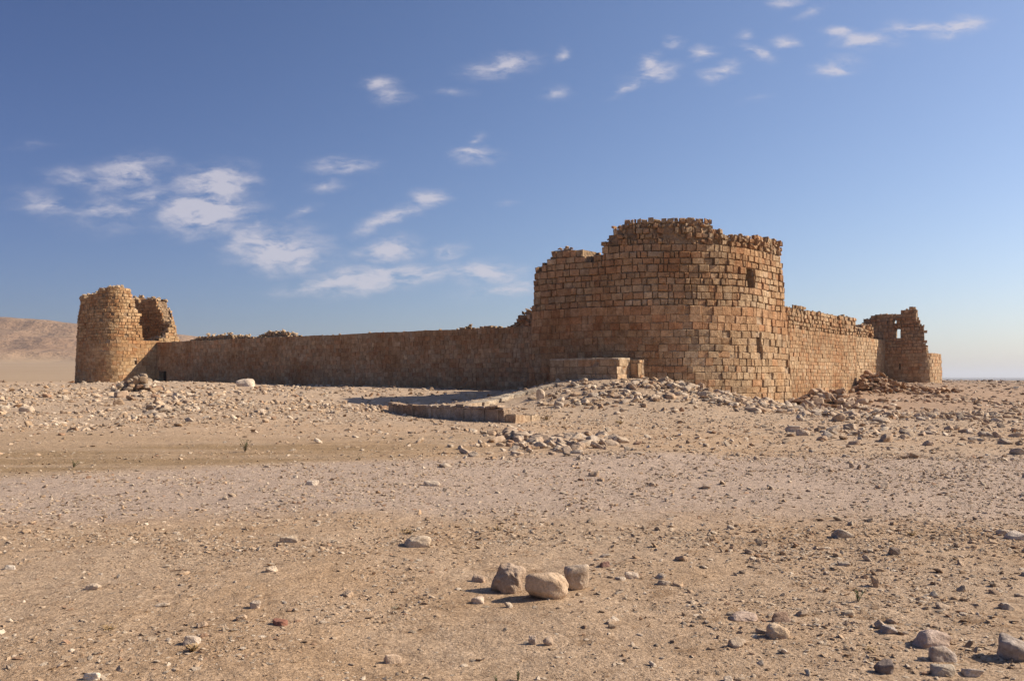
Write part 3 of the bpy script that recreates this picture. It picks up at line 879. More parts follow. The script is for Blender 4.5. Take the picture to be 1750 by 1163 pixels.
# ---- left tower
def left_tower():
    root = empty('left_corner_tower', (*W(-86, -46), 0))
    tag(root, 'distant left corner tower, broken open on its right side, its lower part half in shade', 'tower')
    path = rrect(-90.4, -82.3, -51.0, -42.5, (.8, .8, 2.2, 2.6))
    front = lambda p: uv(p)[1] > -47.9 and (uv(p)[1] > -45.2 or uv(p)[0] > -84.5)
    side = lambda p: uv(p)[0] > -84 and uv(p)[1] <= -47.9
    back = lambda p: uv(p)[1] < -50.3
    S = np.linspace(0, path.len, 900); P = path.at(S, -.4); px = proj(P)
    r = np.random.default_rng(5)
    ft = ([100, 128, 130, 132, 150, 152, 160, 167, 183, 208, 222, 226, 229, 232, 236, 239, 241, 243, 300], [520, 519, 512, 506, 505, 505, 501, 494, 489, 490, 494, 499, 508, 520, 536, 552, 567, 584.5, 584.5])
    bt = ([230, 240, 252, 262, 265, 274, 287, 292, 296, 299, 303, 310], [508, 509, 512, 518, 514, 512, 514, 524, 545, 560, 578, 582])
    Z = []
    for s, p, x in zip(S, P, px):
        u_, v_ = uv(p)
        if v_ > -47.9 and (v_ > -46.2 or u_ > -84.5): z = py_to_z(np.interp(x, *ft), p[1])
        elif v_ < -50.0: z = py_to_z(np.interp(x, *bt), p[1])
        elif u_ > -84.5: z = py_to_z(np.interp(x, [268, 280, 290, 296, 299, 303, 312], [584, 576, 560, 545, 552, 572, 582]), p[1])
        else: z = 7.2 + .8 * vnoise(s * .8, 0, 9)
        Z.append(z + .18 * vnoise(s * 2.3, 0, 4))
    top = lambda s: float(np.interp(s, S, Z))
    ZB = 5.15
    off = lambda z: -.05 * max(z, 0) - (.12 if z > 8.0 else 0)
    zl = [z for z in courses(-.3, ZB - .15, .34, r, .1)] ; zl = [z for z in zl if z < ZB - .15] + [ZB]
    zu = courses(ZB + .004, 12, .30, r, .15)
    U = np.array([uv(p)[0] for p in path.at(S)])
    def tn(s, z, r): return stone_tint(r, z, .15, .35, .06) * np.array((1.04, .99, .9))
    slit = opening(path, 231.5, 235.5, 616, 623, front)
    masonry('base_masonry', path, zl, lambda s: 99, root, M_SMOOTH, M_MORTAR, thick=1.5, off=off, dry=.4, width=(.3, .7), prot=.02, gap=.008, openings=[slit], tint=tn, seed=61, core_depth=.04, inner=False)
    o, i = masonry('upper_masonry', path, zu, top, root, M_BLOCK, M_CORE, thick=1.25, off=off, dry=.85, width=(.22, .6), prot=.03, gap=.010, tint=tn, seed=62, core_depth=.11, missing=.015, jitter=.016)
    crown('loose_top_stones', path, i, off, 1.25, root, 63, (.12, .26), 9, tint=COL_Y, piled=.1)
    # collapsed rubble heaped inside against the back wall
    rr = np.random.default_rng(64)
    n = 420
    uu = rr.uniform(-88.5, -82.7, n); vv = rr.uniform(-50.2, -48.6, n)
    xy = np.array([W(a, b) for a, b in zip(uu, vv)])
    hh = 4.9 + np.clip((uu + 88.5) / 5.5, 0, 1) * 2.0 * np.clip((-48.4 - vv) / 1.5, .1, 1) * rr.uniform(.2, 1, n)
    V, Fc, C = merge_stones(np.column_stack([xy, hh]), rr.uniform(.13, .30, n), MED, rr, (.7, 1.1), .7, pick_cols(n, rr, .5) * .6 + COL_Y * .4, .3)
    me = fast_mesh('rubble_fill', V, Fc, 3, C); me.materials.append(M_STONE); tag(link(bpy.data.objects.new('rubble_fill', me), root), kind='stuff')
    # packed floor at wall-top level
    fl = path.at(np.linspace(0, path.len, 50)[:-1], -1.0); c = fl.mean(0); n = len(fl)
    vs = [(c[0], c[1], 5.1)] + [(*p, 4.95) for p in fl]; fs = [(0, 1 + i, 1 + (i + 1) % n) for i in range(n)]
    me = fast_mesh('debris_floor', np.array(vs), np.array(fs), 3); me.materials.append(M_CORE); link(bpy.data.objects.new('debris_floor', me), root)
    fix_origin(root)
left_tower()

# ---- gate block and right wall
def right_side():
    root = empty('gate_block', (*W(-21, -57), 0))
    tag(root, 'tall sunlit block of fine-coursed walling right of the big tower, with crumbling top', 'wall')
    path = rrect(-25.5, -19.1, -63.9, -50.6, (.5, .35, .3, .3))
    S = np.linspace(0, path.len, 900); P = path.at(S); px = proj(P)
    zz = []
    for s, p, x in zip(S, P, px):
        u_, v_ = uv(p)
        if u_ > -19.6: z = py_to_z(np.interp(x, [1330, 1346, 1352, 1368, 1378, 1396, 1410, 1430, 1440, 1455, 1463, 1468], [522, 522, 524, 522, 527, 531, 533, 536, 540, 540, 541, 545]), p[1])
        else: z = 5.45 + .3 * vnoise(s, 0, 2)
        zz.append(z + .10 * vnoise(s * 2.6, 0, 7))
    top = lambda s: float(np.interp(s, S, zz))
    r = np.random.default_rng(6)
    def tn(s, z, r): return stone_tint(r, z, .22, .3, .05) * np.array((.90, .89, .88))
    zl = [z for z in courses(-.5, 4.4, .235, r, .1)]
    off = lambda z: -.02 * z
    masonry('base_masonry', path, zl, lambda s: 99, root, M_SMOOTH, M_MORTAR, thick=1.6, off=off, dry=.38, width=(.18, .46), prot=.016, gap=.007, tint=tn, seed=71, core_depth=.04, inner=False)
    zu = courses(zl[-1] + .003, 6.6, .25, r, .15)
    o, i = masonry('upper_masonry', path, zu, top, root, M_BLOCK, M_CORE, thick=1.4, off=off, dry=.85, width=(.18, .55), prot=.035, tint=lambda s, z, r: stone_tint(r, z, .2, .35, .05) * .92, seed=72, core_depth=.08, missing=.02, jitter=.018)
    crown('loose_top_stones', path, i, off, 1.4, root, 73, (.06, .13), 12, tint=COL_Y, piled=.03, lift=-.03)
    fix_origin(root)

    root = empty('right_curtain_wall', (*W(-23.9, -76), 0))
    tag(root, 'lower stretch of pale wall set back between the sunlit block and the far right tower', 'wall')
    a = np.array(W(-23.9, -63.0)); b = np.array(W(-23.9, -88.6))
    path = Path([a + (b - a) * i / 90 for i in range(91)], False)
    S = np.linspace(0, path.len, 300); px = proj(path.at(S))
    r = np.random.default_rng(16)
    zl = [z for z in courses(-.1, 4.9, .30, r, .1) if z < 4.9] + [5.08]
    masonry('masonry', path, zl, lambda s: 9, root, M_SMOOTH, M_MORTAR, thick=1.5, dry=.5, width=(.25, .6), prot=.02, tint=lambda s, z, r: stone_tint(r, z, .05, .45, .2) * .95, seed=81, core_depth=.04, inner=False)
    # broken stub standing on it
    pth = Path(path.at(np.linspace(0, path.len, 91), -.15), False)
    S2 = np.linspace(0, pth.len, 300); px2 = proj(pth.at(S2))
    s0 = float(np.interp(1463, px2, S2)); s1 = float(np.interp(1493, px2, S2))
    tp = lambda s: float(py_to_z(np.interp(np.interp(s, S2, px2), [1460, 1471, 1478, 1490, 1493], [560, 562, 556, 555, 557]), pth.at(s)[1])) + .1 * vnoise(s * 2, 0, 1)
    o, i = masonry('upper_remains', pth, courses(5.083, 8, .28, r, .2), tp, root, M_BLOCK, M_CORE, thick=1.1, dry=1.1, width=(.2, .5), prot=.05, tint=lambda s, z, r: stone_tint(r, z, .3, .15, .2), seed=82, core_depth=.13, s_rng=(s0, s1), jitter=.02)
    crown('loose_top_stones', pth, i, lambda z: 0, 1.1, root, 83, (.10, .22), 8, tint=COL_A)
    fix_origin(root)

    root = empty('right_corner_tower', (*W(-23, -92), 0))
    tag(root, 'far right corner tower with a tall jagged wall, a square window open to the sky', 'tower')
    path = rrect(-28.5, -19.85, -94, -87.9, (.8, 1.6, 1.1, .6))
    front = lambda p: uv(p)[1] > -89.9
    S = np.linspace(0, path.len, 1200); P = path.at(S, -.2); px = proj(P)
    tabx = [1440, 1470, 1475, 1477, 1493, 1506, 1539, 1541, 1547, 1552, 1561, 1566, 1567, 1575, 1580, 1585, 1588, 1590, 1640]
    taby = [560, 556, 548, 543, 540, 537, 537, 533, 530, 526, 524, 528, 547, 552, 562, 575, 588, 603, 603]
    zz = []
    for s, p, x in zip(S, P, px):
        u_, v_ = uv(p)
        z = py_to_z(np.interp(x, tabx, taby), p[1]) if v_ > -88.9 else (3.0 if u_ > -21.5 else 4.6)
        if u_ > -20.4 or (x > 1587 and v_ > -89): z = 3.0
        if z > 4.5 and v_ > -88.9: z += .14 * vnoise(s * 2.2, 0, 3)
        zz.append(z)
    ZB = py_to_z(603, 81.5)
    top = lambda s: float(np.interp(s, S, zz))
    r = np.random.default_rng(26)
    off = lambda z: -.03 * max(z, 0)
    zl = [z for z in courses(.0, ZB - .15, .32, r, .1) if z < ZB - .15] + [ZB]
    zu = courses(ZB + .003, 11, .30, r, .15)
    slit = opening(path, 1535.8, 1538.6, 621, 630, lambda p: uv(p)[1] > -88.4)
    w1 = opening(path, 1530.0, 1539.0, 562, 577.5, lambda p: uv(p)[1] > -88.4, -.2)
    w2 = opening(path, 1526.5, 1532.0, 546, 552.5, lambda p: uv(p)[1] > -88.4, -.2)
    w3 = opening(path, 1515.0, 1518.0, 548, 552, lambda p: uv(p)[1] > -88.4, -.2)
    masonry('base_masonry', path, zl, lambda s: 99, root, M_SMOOTH, M_MORTAR, thick=1.3, off=off, dry=.45, width=(.28, .65), prot=.02, openings=[slit], tint=lambda s, z, r: stone_tint(r, z, .2, .3, .1), seed=91, core_depth=.04, inner=False)
    o, i = masonry('upper_masonry', path, zu, top, root, M_BLOCK, M_CORE, thick=.8, off=off, dry=1.0, width=(.24, .62), prot=.035, openings=[w1, w2, w3], tint=lambda s, z, r: stone_tint(r, z, .42, .08, .1), seed=92, core_depth=.10, jitter=.02)
    crown('loose_top_stones', path, i, off, .8, root, 93, (.08, .18), 7, tint=COL_A, s_ok=lambda s: top(s) > ZB + .5)
    fix_origin(root)
right_side()

# ---- low stone platform in front of the near tower
def slab_box(r, c0, c1, z0, z1, rough=.02):
    pass
def platform():
    a = np.array((1.95, 45.75)); d = np.array((.788, -.616)); inn = np.array((.616, .788))
    root = empty('stone_platform', (a[0] + d[0] * 2, a[1] + d[1] * 2, 1.2))
    tag(root, 'low rectangular stone platform with a sunlit right end at the foot of the big tower', 'platform')
    def rect(p, L_, D, rr=.08):
        q = [p, p + d * L_, p + d * L_ + inn * D, p + inn * D]
        pts = []
        for i in range(4):
            s, e = q[i], q[(i + 1) % 4]; n = max(2, int(np.linalg.norm(e - s) / .25))
            pts += [s + (e - s) * k / n for k in range(n)]
        return Path(pts, True)
    r = np.random.default_rng(33)
    path = rect(a, 4.05, 1.25)
    zl = [.6, .98, 1.36, 1.72, 2.10, 2.50]
    masonry('masonry', path, zl, lambda s: 9, root, M_SMOOTH, M_MORTAR, thick=.6, dry=.45, width=(.35, 1.0), prot=.02, tint=lambda s, z, r: (stone_tint(r, z, .15, .2, .35) * 1.0), seed=34, core_depth=.03, inner=False)
    # top paving, slightly irregular
    pts = path.at(np.linspace(0, path.len, 60)[:-1], .02); c = pts.mean(0); n = len(pts)
    zt = 2.53 + .05 * vnoise(pts[:, 0] * 2.2, pts[:, 1] * 2.2, 8)
    vs = [(c[0], c[1], 2.55)] + [(*p, z) for p, z in zip(pts, zt)] + [(*p, 2.44) for p in pts]
    fs = [(0, 1 + i, 1 + (i + 1) % n) for i in range(n)]
    fs += [(1 + i, 1 + n + i, 1 + (i + 1) % n) for i in range(n)] + [(1 + (i + 1) % n, 1 + n + i, 1 + n + (i + 1) % n) for i in range(n)]
    me = fast_mesh('top_slab', np.array(vs), np.array(fs), 3, np.repeat(np.array([[.47, .375, .275]]), len(vs), 0)); me.materials.append(M_SMOOTH)
    link(bpy.data.objects.new('top_slab', me), root)
    path2 = rect(a + d * 3.7 + inn * 1.27, .80, .6)
    masonry('end_post', path2, [.6, 1.1, 1.7, 2.28, 2.44], lambda s: 9, root, M_SMOOTH, M_MORTAR, thick=.2, dry=.4, width=(.3, .6), prot=.01, tint=lambda s, z, r: stone_tint(r, z, .1, .2, .4), seed=35, core_depth=.03, inner=False)
    fix_origin(root)
platform()

# ---- low garden-height wall (two arms) in the middle ground
def low_wall(name, label, p_list, h_list, th, seed, wd, tintf, cap=True, ragged=1.):
    """row of upright/flat slabs following the ground"""
    r = np.random.default_rng(seed)
    root = empty(name, (p_list[0][0], p_list[0][1], float(terrain(*p_list[0]))))
    tag(root, label, 'low wall')
    p = np.array(p_list); seg = np.linalg.norm(np.diff(p, axis=0), axis=1); S = np.concatenate([[0], np.cumsum(seg)])
    V, Fc, C = [], [], []; o = 0; V2, F2, C2 = [], [], []; o2 = 0
    s = 0
    while s < S[-1] - .1:
        w = r.uniform(*wd); e = min(s + w, S[-1])
        A = np.array([np.interp(s + .006, S, p[:, 0]), np.interp(s + .006, S, p[:, 1])]); B = np.array([np.interp(e - .006, S, p[:, 0]), np.interp(e - .006, S, p[:, 1])])
        t = (B - A) / np.linalg.norm(B - A); n = np.array([t[1], -t[0]])
        h = np.interp(.5 * (s + e), S, h_list) * r.uniform(1 - .12 * ragged, 1.06)
        th_ = th * r.uniform(1 - .3 * (ragged - 1), 1 + .25 * (ragged - 1))
        m = .5 * (A + B); zg = float(terrain(m[0], m[1]))
        zA = float(terrain(A[0], A[1])) - zg; zB = float(terrain(B[0], B[1])) - zg
        hA = np.interp(s, S, h_list) - np.interp(.5 * (s + e), S, h_list); hB = -hA
        pr = r.normal(0, .015)
        for (lo, hi, thk, tgtV, tgtF, tgtC, which) in ((zg - .4, zg + h, th_, V, Fc, C, 0),) + (((zg + h + .003, zg + h + .09, th * 1.12, V2, F2, C2, 1),) if cap else ()):
            oo = o if which == 0 else o2
            q = []
            ins = .025
            for (zz, ii) in ((lo, 0), (hi - ins, 0), (hi, ins)):
                for (P_, sg_, tt) in ((A, 1, ii), (B, 1, -ii), (B, -1, -ii), (A, -1, ii)):
                    c = P_ + t * tt + n * (sg_ * (thk / 2 - abs(ii)) + pr)
                    q.append((c[0] + r.normal(0, .012), c[1] + r.normal(0, .012), zz + r.normal(0, .012) + ((zA + hA) if P_ is A else (zB + hB))))
            tgtV.append(np.array(q))
            for lv in (0, 4):
                for k in range(4):
                    k2 = (k + 1) % 4
                    tgtF.append((oo + lv + k, oo + lv + k2, oo + lv + 4 + k2, oo + lv + 4 + k))
            tgtF.append((oo + 8, oo + 9, oo + 10, oo + 11))
            tgtC.append(np.repeat(tintf(r)[None], 12, 0))
            if which == 0: o += 12
            else: o2 += 12
        s = e
    me = fast_mesh('facing_stones', np.vstack(V), np.array(Fc), 4, np.vstack(C)); me.materials.append(M_BLOCK)
    link(bpy.data.objects.new('facing_stones', me), root)
    if cap:
        me = fast_mesh('capping_stones', np.vstack(V2), np.array(F2), 4, np.vstack(C2)); me.materials.append(M_BLOCK)
        link(bpy.data.objects.new('capping_stones', me), root)
    fix_origin(root)
    return root
g0 = px_ground(670, 703); g1 = px_ground(765, 714); g2 = px_ground(868, 722)
low_wall('low_kerb_wall', 'low shaded kerb wall of upright slabs running across the middle ground left of the rubble', [g0, g1, g2], [.30, .42, .46], .34, 41, (.22, .50),
         lambda r: np.array((.48, .38, .29)) * r.uniform(.88, 1.1))
e0 = px_ground(872, 723); e1 = px_ground(915, 716)
low_wall('kerb_end_block', 'pale block at the right end of the low kerb wall beside green weeds', [e0, e1], [.30, .16], .36, 42, (.35, .6), lambda r: np.array((.45, .34, .24)) * r.uniform(.92, 1.08), cap=False)
c0 = px_ground(748, 704); c1 = px_ground(835, 690); c1b = px_ground(880, 678); c2 = px_ground(950, 660)
low_wall('pale_channel_wall', 'pale flat-topped channel wall climbing from the kerb wall to the tower mound', [c0, c1, c1b, c2], [.20, .24, .20, .14], .8, 43, (.3, .9),
         lambda r: np.array((.50, .41, .31)) * r.uniform(.9, 1.08), cap=False, ragged=2.0)

# ------------------------------------------------------------------ boulders and stones
ROCKS = [rock_shape(500 + i, 3, d_, 10, b_, .035, .07) for i, (d_, b_) in enumerate([((1, .8, .62), .6), ((1, .7, .5), .5), ((1, .85, .7), .4), ((1, .62, .45), .7), ((1, .75, .38), .5), ((1, .9, .6), .6), ((1, .55, .5), .55), ((1, .8, .5), .3)])]
ROCK_ME = []
for i, (v_, f_) in enumerate(ROCKS):
    v_ = v_ / np.abs(v_[:, 0]).max()
    me = fast_mesh('rock', v_, f_, 3, smooth=True); me.materials.append(M_ROCK); ROCK_ME.append((me, v_))

def hero(label, cat, px, py, w_px, h_px, seed, dims_y=.7, box=.5, yaw=0., tilt=(0, 0), group=None, col=None, embed=.12, rough=.04, name='rock', rnd=.07, planes=11):
    """a single rock standing on the ground where the photograph shows its foot"""
    x, y = px_ground(px, py)
    w = w_px / F * y / 2; h = h_px / F * y / 2 * (1 / (1 - embed))
    v_, f_ = rock_shape(seed, 4, (w, w * dims_y, h), planes, box, rough, rnd)
    v_ = v_ * np.array([w, w * dims_y, h]) / np.maximum(np.abs(v_).max(0), 1e-6)
    R_ = Matrix.Rotation(tilt[0], 3, 'X') @ Matrix.Rotation(tilt[1], 3, 'Y') @ Matrix.Rotation(yaw, 3, 'Z')
    v_ = v_ @ np.array(R_).T
    lo, hi = v_[:, 2].min(), v_[:, 2].max()
    v_[:, 2] -= lo + embed * (hi - lo)
    yy = y + w * dims_y * .6
    me = fast_mesh(name, v_, f_, 3, np.repeat(np.array([col or (.44, .33, .245)]) * (1.2 if name == 'rock' else 1.12), len(v_), 0), smooth=True); me.materials.append(M_STONE)
    o = link(bpy.data.objects.new(name, me)); o.location = (x * yy / y, yy, float(terrain(x * yy / y, yy)))
    tag(o, label, cat, group)
    return o
hero('upright blocky boulder with pitted shaded face, leftmost of the three in the foreground', 'boulder', 871, 1014, 56, 50, 907, .85, .45, .3, (0, .18), col=(.42, .31, .225), name='boulder', rough=.08)
hero('long rounded boulder lying in front, middle of the three in the foreground', 'boulder', 938, 1025, 84, 48, 911, .66, .25, -.12, (.06, .12), col=(.46, .335, .23), name='boulder', rough=.03, rnd=.22, planes=7)
hero('pale leaning boulder behind the other two, right one of the three in the foreground', 'boulder', 986, 1009, 44, 45, 944, .75, .3, .2, (0, -.1), col=(.46, .36, .27), name='boulder', rough=.04, rnd=.16, planes=8)
H = [
 ('smooth grey boulder cut by the right edge in the bottom corner', 1738, 1130, 72, 42, 931, (.37, .31, .27), 'boulder'),
 ('long half-buried pinkish rock with a pointed left end near the bottom right', 1592, 1104, 66, 26, 932, (.42, .32, .26), 'rock'),
 ('grey slanting slab leaning against the half-buried rock near the bottom right', 1612, 1130, 54, 28, 933, (.38, .31, .26), 'rock'),
 ('dark pitted lump of rock near the bottom right', 1510, 1152, 34, 24, 934, (.19, .15, .13), 'rock'),
 ('flat-topped pale stone casting a shadow, beside a brown stone, right of the foreground', 1330, 1090, 40, 24, 935, (.48, .36, .25), 'rock'),
 ('brown rough stone just above the flat-topped pale stone', 1332, 1063, 38, 18, 936, (.30, .21, .16), 'rock'),
 ('long thin pinkish stone left of the brown rough stone', 1270, 1060, 52, 11, 937, (.45, .34, .27), 'rock'),
 ('pale flat slab lying at the bottom edge in the right corner', 1612, 1156, 42, 18, 938, (.47, .40, .32), 'rock'),
 ('second flat slab at the bottom edge, right of the first', 1658, 1156, 40, 16, 939, (.46, .38, .31), 'rock'),
 ('pointed upright brown stone standing alone right of the centre foreground', 1497, 1003, 18, 20, 940, (.34, .24, .16), 'rock'),
 ('dark grey round stone on the gravel at the right', 1528, 949, 20, 15, 941, (.24, .19, .16), 'rock'),
 ('low wide pale stone beyond the upright brown one', 1440, 919, 40, 13, 942, (.42, .35, .28), 'rock'),
 ('wide pale stone by the right edge of the picture', 1735, 921, 36, 13, 943, (.46, .38, .31), 'rock'),
 ('thin pale stone left of the wide one by the right edge', 1713, 914, 22, 8, 944, (.47, .39, .31), 'rock'),
 ('half-buried pale hump of rock in the gravel left of the three boulders', 712, 935, 50, 16, 945, (.47, .37, .27), 'rock'),
 ('pale block with sharp corners alone at the bottom left of centre', 672, 1134, 32, 17, 946, (.50, .38, .28), 'rock'),
 ('white sliver of stone sticking up from the bottom left edge', 157, 1162, 30, 14, 947, (.56, .47, .37), 'rock'),
 ('reddish brown flat stone left of the foreground', 480, 1069, 30, 12, 948, (.25, .12, .085), 'rock'),
 ('rough whitish lump with dry grass beneath it at lower left', 328, 1101, 30, 16, 949, (.48, .39, .31), 'rock'),
 ('pale flat stone half sunk, upper left of the foreground', 494, 927, 32, 11, 950, (.48, .38, .28), 'rock'),
 ('small squarish pale stone flat on the sand left of centre', 464, 977, 22, 9, 951, (.52, .41, .30), 'rock'),
 ('flat pale flake left of the long dry twig', 160, 1007, 28, 10, 952, (.48, .37, .27), 'rock'),
 ('thin whitish flake lying below the dry twig', 279, 1037, 32, 6, 953, (.50, .40, .30), 'rock'),
 ('rounded white stone at the left edge of the sand', 17, 973, 22, 9, 954, (.50, .42, .34), 'rock'),
 ('crumbly pale stone left of the reddish brown flat stone', 436, 1040, 20, 14, 955, (.47, .37, .28), 'rock'),
 ('pale stone just left of the foreground boulders', 817, 1032, 24, 12, 956, (.49, .38, .29), 'rock'),
 ('low pinkish stone behind the left boulder', 818, 995, 24, 11, 957, (.44, .32, .23), 'rock'),
 ('dark red stone with a dry stalk beside it, right of the boulders', 1034, 970, 18, 10, 958, (.24, .14, .11), 'rock'),
 ('whitish crumbled stone right of the boulders', 1080, 990, 26, 12, 959, (.50, .40, .31), 'rock'),
 ('round stone, right one of a pair below the boulders', 937, 1103, 20, 14, 960, (.42, .32, .24), 'rock'),
 ('small upright stone, left one of a pair below the boulders', 910, 1101, 13, 16, 961, (.36, .28, .22), 'rock'),
 ('pale flat stone on the far side of the gravel track', 739, 830, 30, 9, 962, (.52, .42, .32), 'rock'),
 ('white flat stone on the gravel track left of centre', 534, 829, 22, 8, 963, (.52, .43, .34), 'rock'),
 ('big pale block lying on top of the rubble bank before the long wall', 422, 660, 34, 13, 964, (.50, .41, .32), 'rock'),
 ('tall pale fallen stone standing on the mound under the tower platform', 924, 682, 16, 19, 965, (.50, .40, .30), 'rock'),
 ('grey pointed stone beside the pale channel wall', 805, 681, 22, 13, 966, (.34, .27, .21), 'rock'),
 ('rounded reddish stone against the end of the stone platform', 1090, 644, 16, 11, 967, (.42, .24, .14), 'rock'),
 ('rounded cream stone next to the reddish one by the platform', 1100, 641, 9, 7, 968, (.54, .44, .34), 'rock'),
 ('pale stone on the sand far right of the boulders', 1450, 1053, 26, 9, 969, (.49, .39, .28), 'rock'),
 ('low pinkish pebble-like stone left of the grey slanting slab', 1518, 1082, 34, 12, 970, (.33, .28, .25), 'rock'),
 ('whitish round stone by the right edge above the corner boulder', 1720, 1040, 26, 14, 971, (.44, .37, .30), 'rock'),
 ('large pale block among the stones just right of the tower foot', 1355, 738, 26, 13, 972, (.50, .41, .32), 'rock'),
 ('second pale block touching the larger one right of the tower foot', 1372, 744, 24, 12, 973, (.50, .39, .29), 'rock'),
]
for i, (lb, px, py, w, h, sd_, col, nm) in enumerate(H):
    rr = random.Random(sd_)
    hero(lb, 'boulder' if nm == 'boulder' else 'rock', px, py, w, h, sd_, rr.uniform(.55, .85), rr.uniform(.25, .6), rr.uniform(-.3, .3), (rr.uniform(-.1, .1), rr.uniform(-.1, .1)), col=col, name=nm, rough=.04, embed=.2 if h > .62 * w else .42, rnd=rr.uniform(.08, .18))

# block of fallen masonry by the left tower
def fallen_masonry():
    x, y = px_ground(224, 670)
    root = empty('fallen_masonry', (x, y, float(terrain(x, y))))
    tag(root, 'brown lump of fallen masonry lying below the lit face of the left tower', 'rubble')
    r = np.random.default_rng(5); n = 70
    t = r.uniform(0, 1, n)
    px_ = x + r.normal(0, .75, n); py_ = y + 1.2 + r.normal(0, .5, n)
    z = terrain(px_, py_) + np.maximum(0, 1.0 - np.abs(px_ - x) * .75) * r.uniform(0, 1, n)
    V, Fc, C = merge_stones(np.column_stack([px_, py_, z]), r.uniform(.16, .34, n), MED, r, (.7, 1.1), .7, pick_cols(n, r, 1) * .8, .2)
    me = fast_mesh('bonded_stones', V, Fc, 3, C); me.materials.append(M_STONE); link(bpy.data.objects.new('bonded_stones', me), root)
    fix_origin(root)
fallen_masonry()

# all medium stones, by place; each entry keeps its group
STONES = []      # x, y, size, group index
GROUPS = [
 ('broken limestone block in the rubble on the mound under the near tower', 'stones on the tower mound'),
 ('fallen stone in the rubble strip right of the near tower', 'stones right of the near tower'),
 ('loose stone of the cluster in front of the kerb wall', 'stones in front of the kerb wall'),
 ('loose pale stone on the rubble bank before the long left wall', 'stones on the left rubble bank'),
 ('scattered stone lying on the sandy gravel of the near ground', 'stones on the near ground'),
 ('stone in the reddish heap against the sunlit block', 'stones heaped by the sunlit block'),
]
def inside(x, y):
    u = x * N2[0] + y * N2[1]; v = x * N1[0] + y * N1[1]
    c = (u > -30) & (u < -18.3) & (v < -38.85) & (v > -50.6)
    # rounded corner of the near tower
    cx, cy = -25.05, -45.7
    rc = (u > cx) & (v > cy) & (np.hypot(u - cx, v - cy) > 6.9)
    c = c & np.logical_not(rc)
    return c | ((v < -47.8) & (u < -23.8) & (v > -100) & (u > -95)) | ((u < -19) & (u > -26) & (v < -50) & (v > -64)) | ((u > -90.6) & (u < -82.2) & (v > -51) & (v < -42.4)) | ((u > -29) & (u < -18.5) & (v > -97) & (v < -87.8))
def add(n, fx, fy, size, gi, r, power=2.2):
    x = fx(r, n); y = fy(r, n)
    s = size[0] + (size[1] - size[0]) * r.random(n) ** power
    k = ~inside(x, y)
    cl = vnoise(x / 1.6, y / 2.2, 71) + .7 * vnoise(x / .6, y / .8, 72) + .8 * vnoise(x / 5, y / 4, 73)
    if gi in (0, 1, 3): k &= r.random(n) < np.clip(.5 + 1.3 * cl, .06, 1)
    if gi in (0, 1, 3): s = s * (.66 if gi == 3 else .72 if gi == 1 else .85) * (1 + .5 * (r.random(n) < .04))
    for a, b, c in zip(x[k], y[k], s[k]): STONES.append((a, b, c, gi))
r = np.random.default_rng(77)
G = lambda m, s: (lambda r, n: r.normal(m, s, n))
Un = lambda a, b: (lambda r, n: r.uniform(a, b, n))
add(1500, G(8.0, 4.2), G(41.3, 2.3), (.05, .30), 0, r)
add(1000, G(11.0, 3.2), G(40.5, 2.4), (.06, .34), 0, r)
add(160, lambda r, n: r.uniform(5, 13, n), lambda r, n: r.uniform(41, 43.6, n), (.12, .34), 0, r)
add(260, G(4.5, 2.6), G(38.5, 2.6), (.05, .22), 0, r)
# cluster before the kerb wall
for (px, py, sx, sy, n, a) in ((955, 757, 30, 1.2, 75, (.09, .21)), (1010, 757, 30, .9, 50, (.09, .21)), (880, 745, 22, 1.0, 30, (.09, .24)), (900, 765, 60, 2.0, 90, (.05, .15)), (640, 700, 22, 1.4, 60, (.06, .2)), (760, 740, 120, 3., 60, (.04, .14))):
    x, y = px_ground(px, py)
    add(n, G(x, sx / F * y), G(y, sy), a, 2, r, 1.6)
# right strip
for (px, py, sx, sy, n, a) in ((1420, 697, 45, 1.6, 240, (.10, .34)), (1500, 715, 70, 1.8, 260, (.08, .30)), (1620, 705, 80, 2.5, 240, (.08, .3)), (1700, 712, 70, 3, 260, (.08, .3)), (1680, 735, 90, 2, 120, (.08, .28)), (1560, 740, 100, 2.2, 110, (.07, .26)), (1660, 685, 60, 4, 240, (.08, .30)), (1730, 690, 60, 8, 240, (.08, .3)), (1400, 745, 80, 2, 120, (.05, .22))):
    x, y = px_ground(px, py)
    add(n, G(x, sx / F * y), G(y, sy), a, 1, r, 1.7)
def heap(px, py, sx, sy, n, a, hgt, gi):
    x, y = px_ground(px, py)
    xs = r.normal(x, sx, n); ys = r.normal(y, sy, n)
    for q, w_ in zip(xs, ys):
        if not inside(q, w_): STONES.append((q, w_, r.uniform(*a), gi, hgt * math.exp(-.5 * (((q - x) / sx) ** 2 + ((w_ - y) / sy) ** 2)) * r.uniform(.3, 1)))
heap(1415, 690, 1.1, .7, 130, (.16, .34), .75, 5)
heap(1372, 678, .8, .5, 30, (.15, .28), .3, 5)
heap(1492, 664, 1.0, .8, 150, (.16, .36), 1.1, 5)
heap(1525, 668, 2.0, 1.0, 120, (.14, .30), .5, 5)
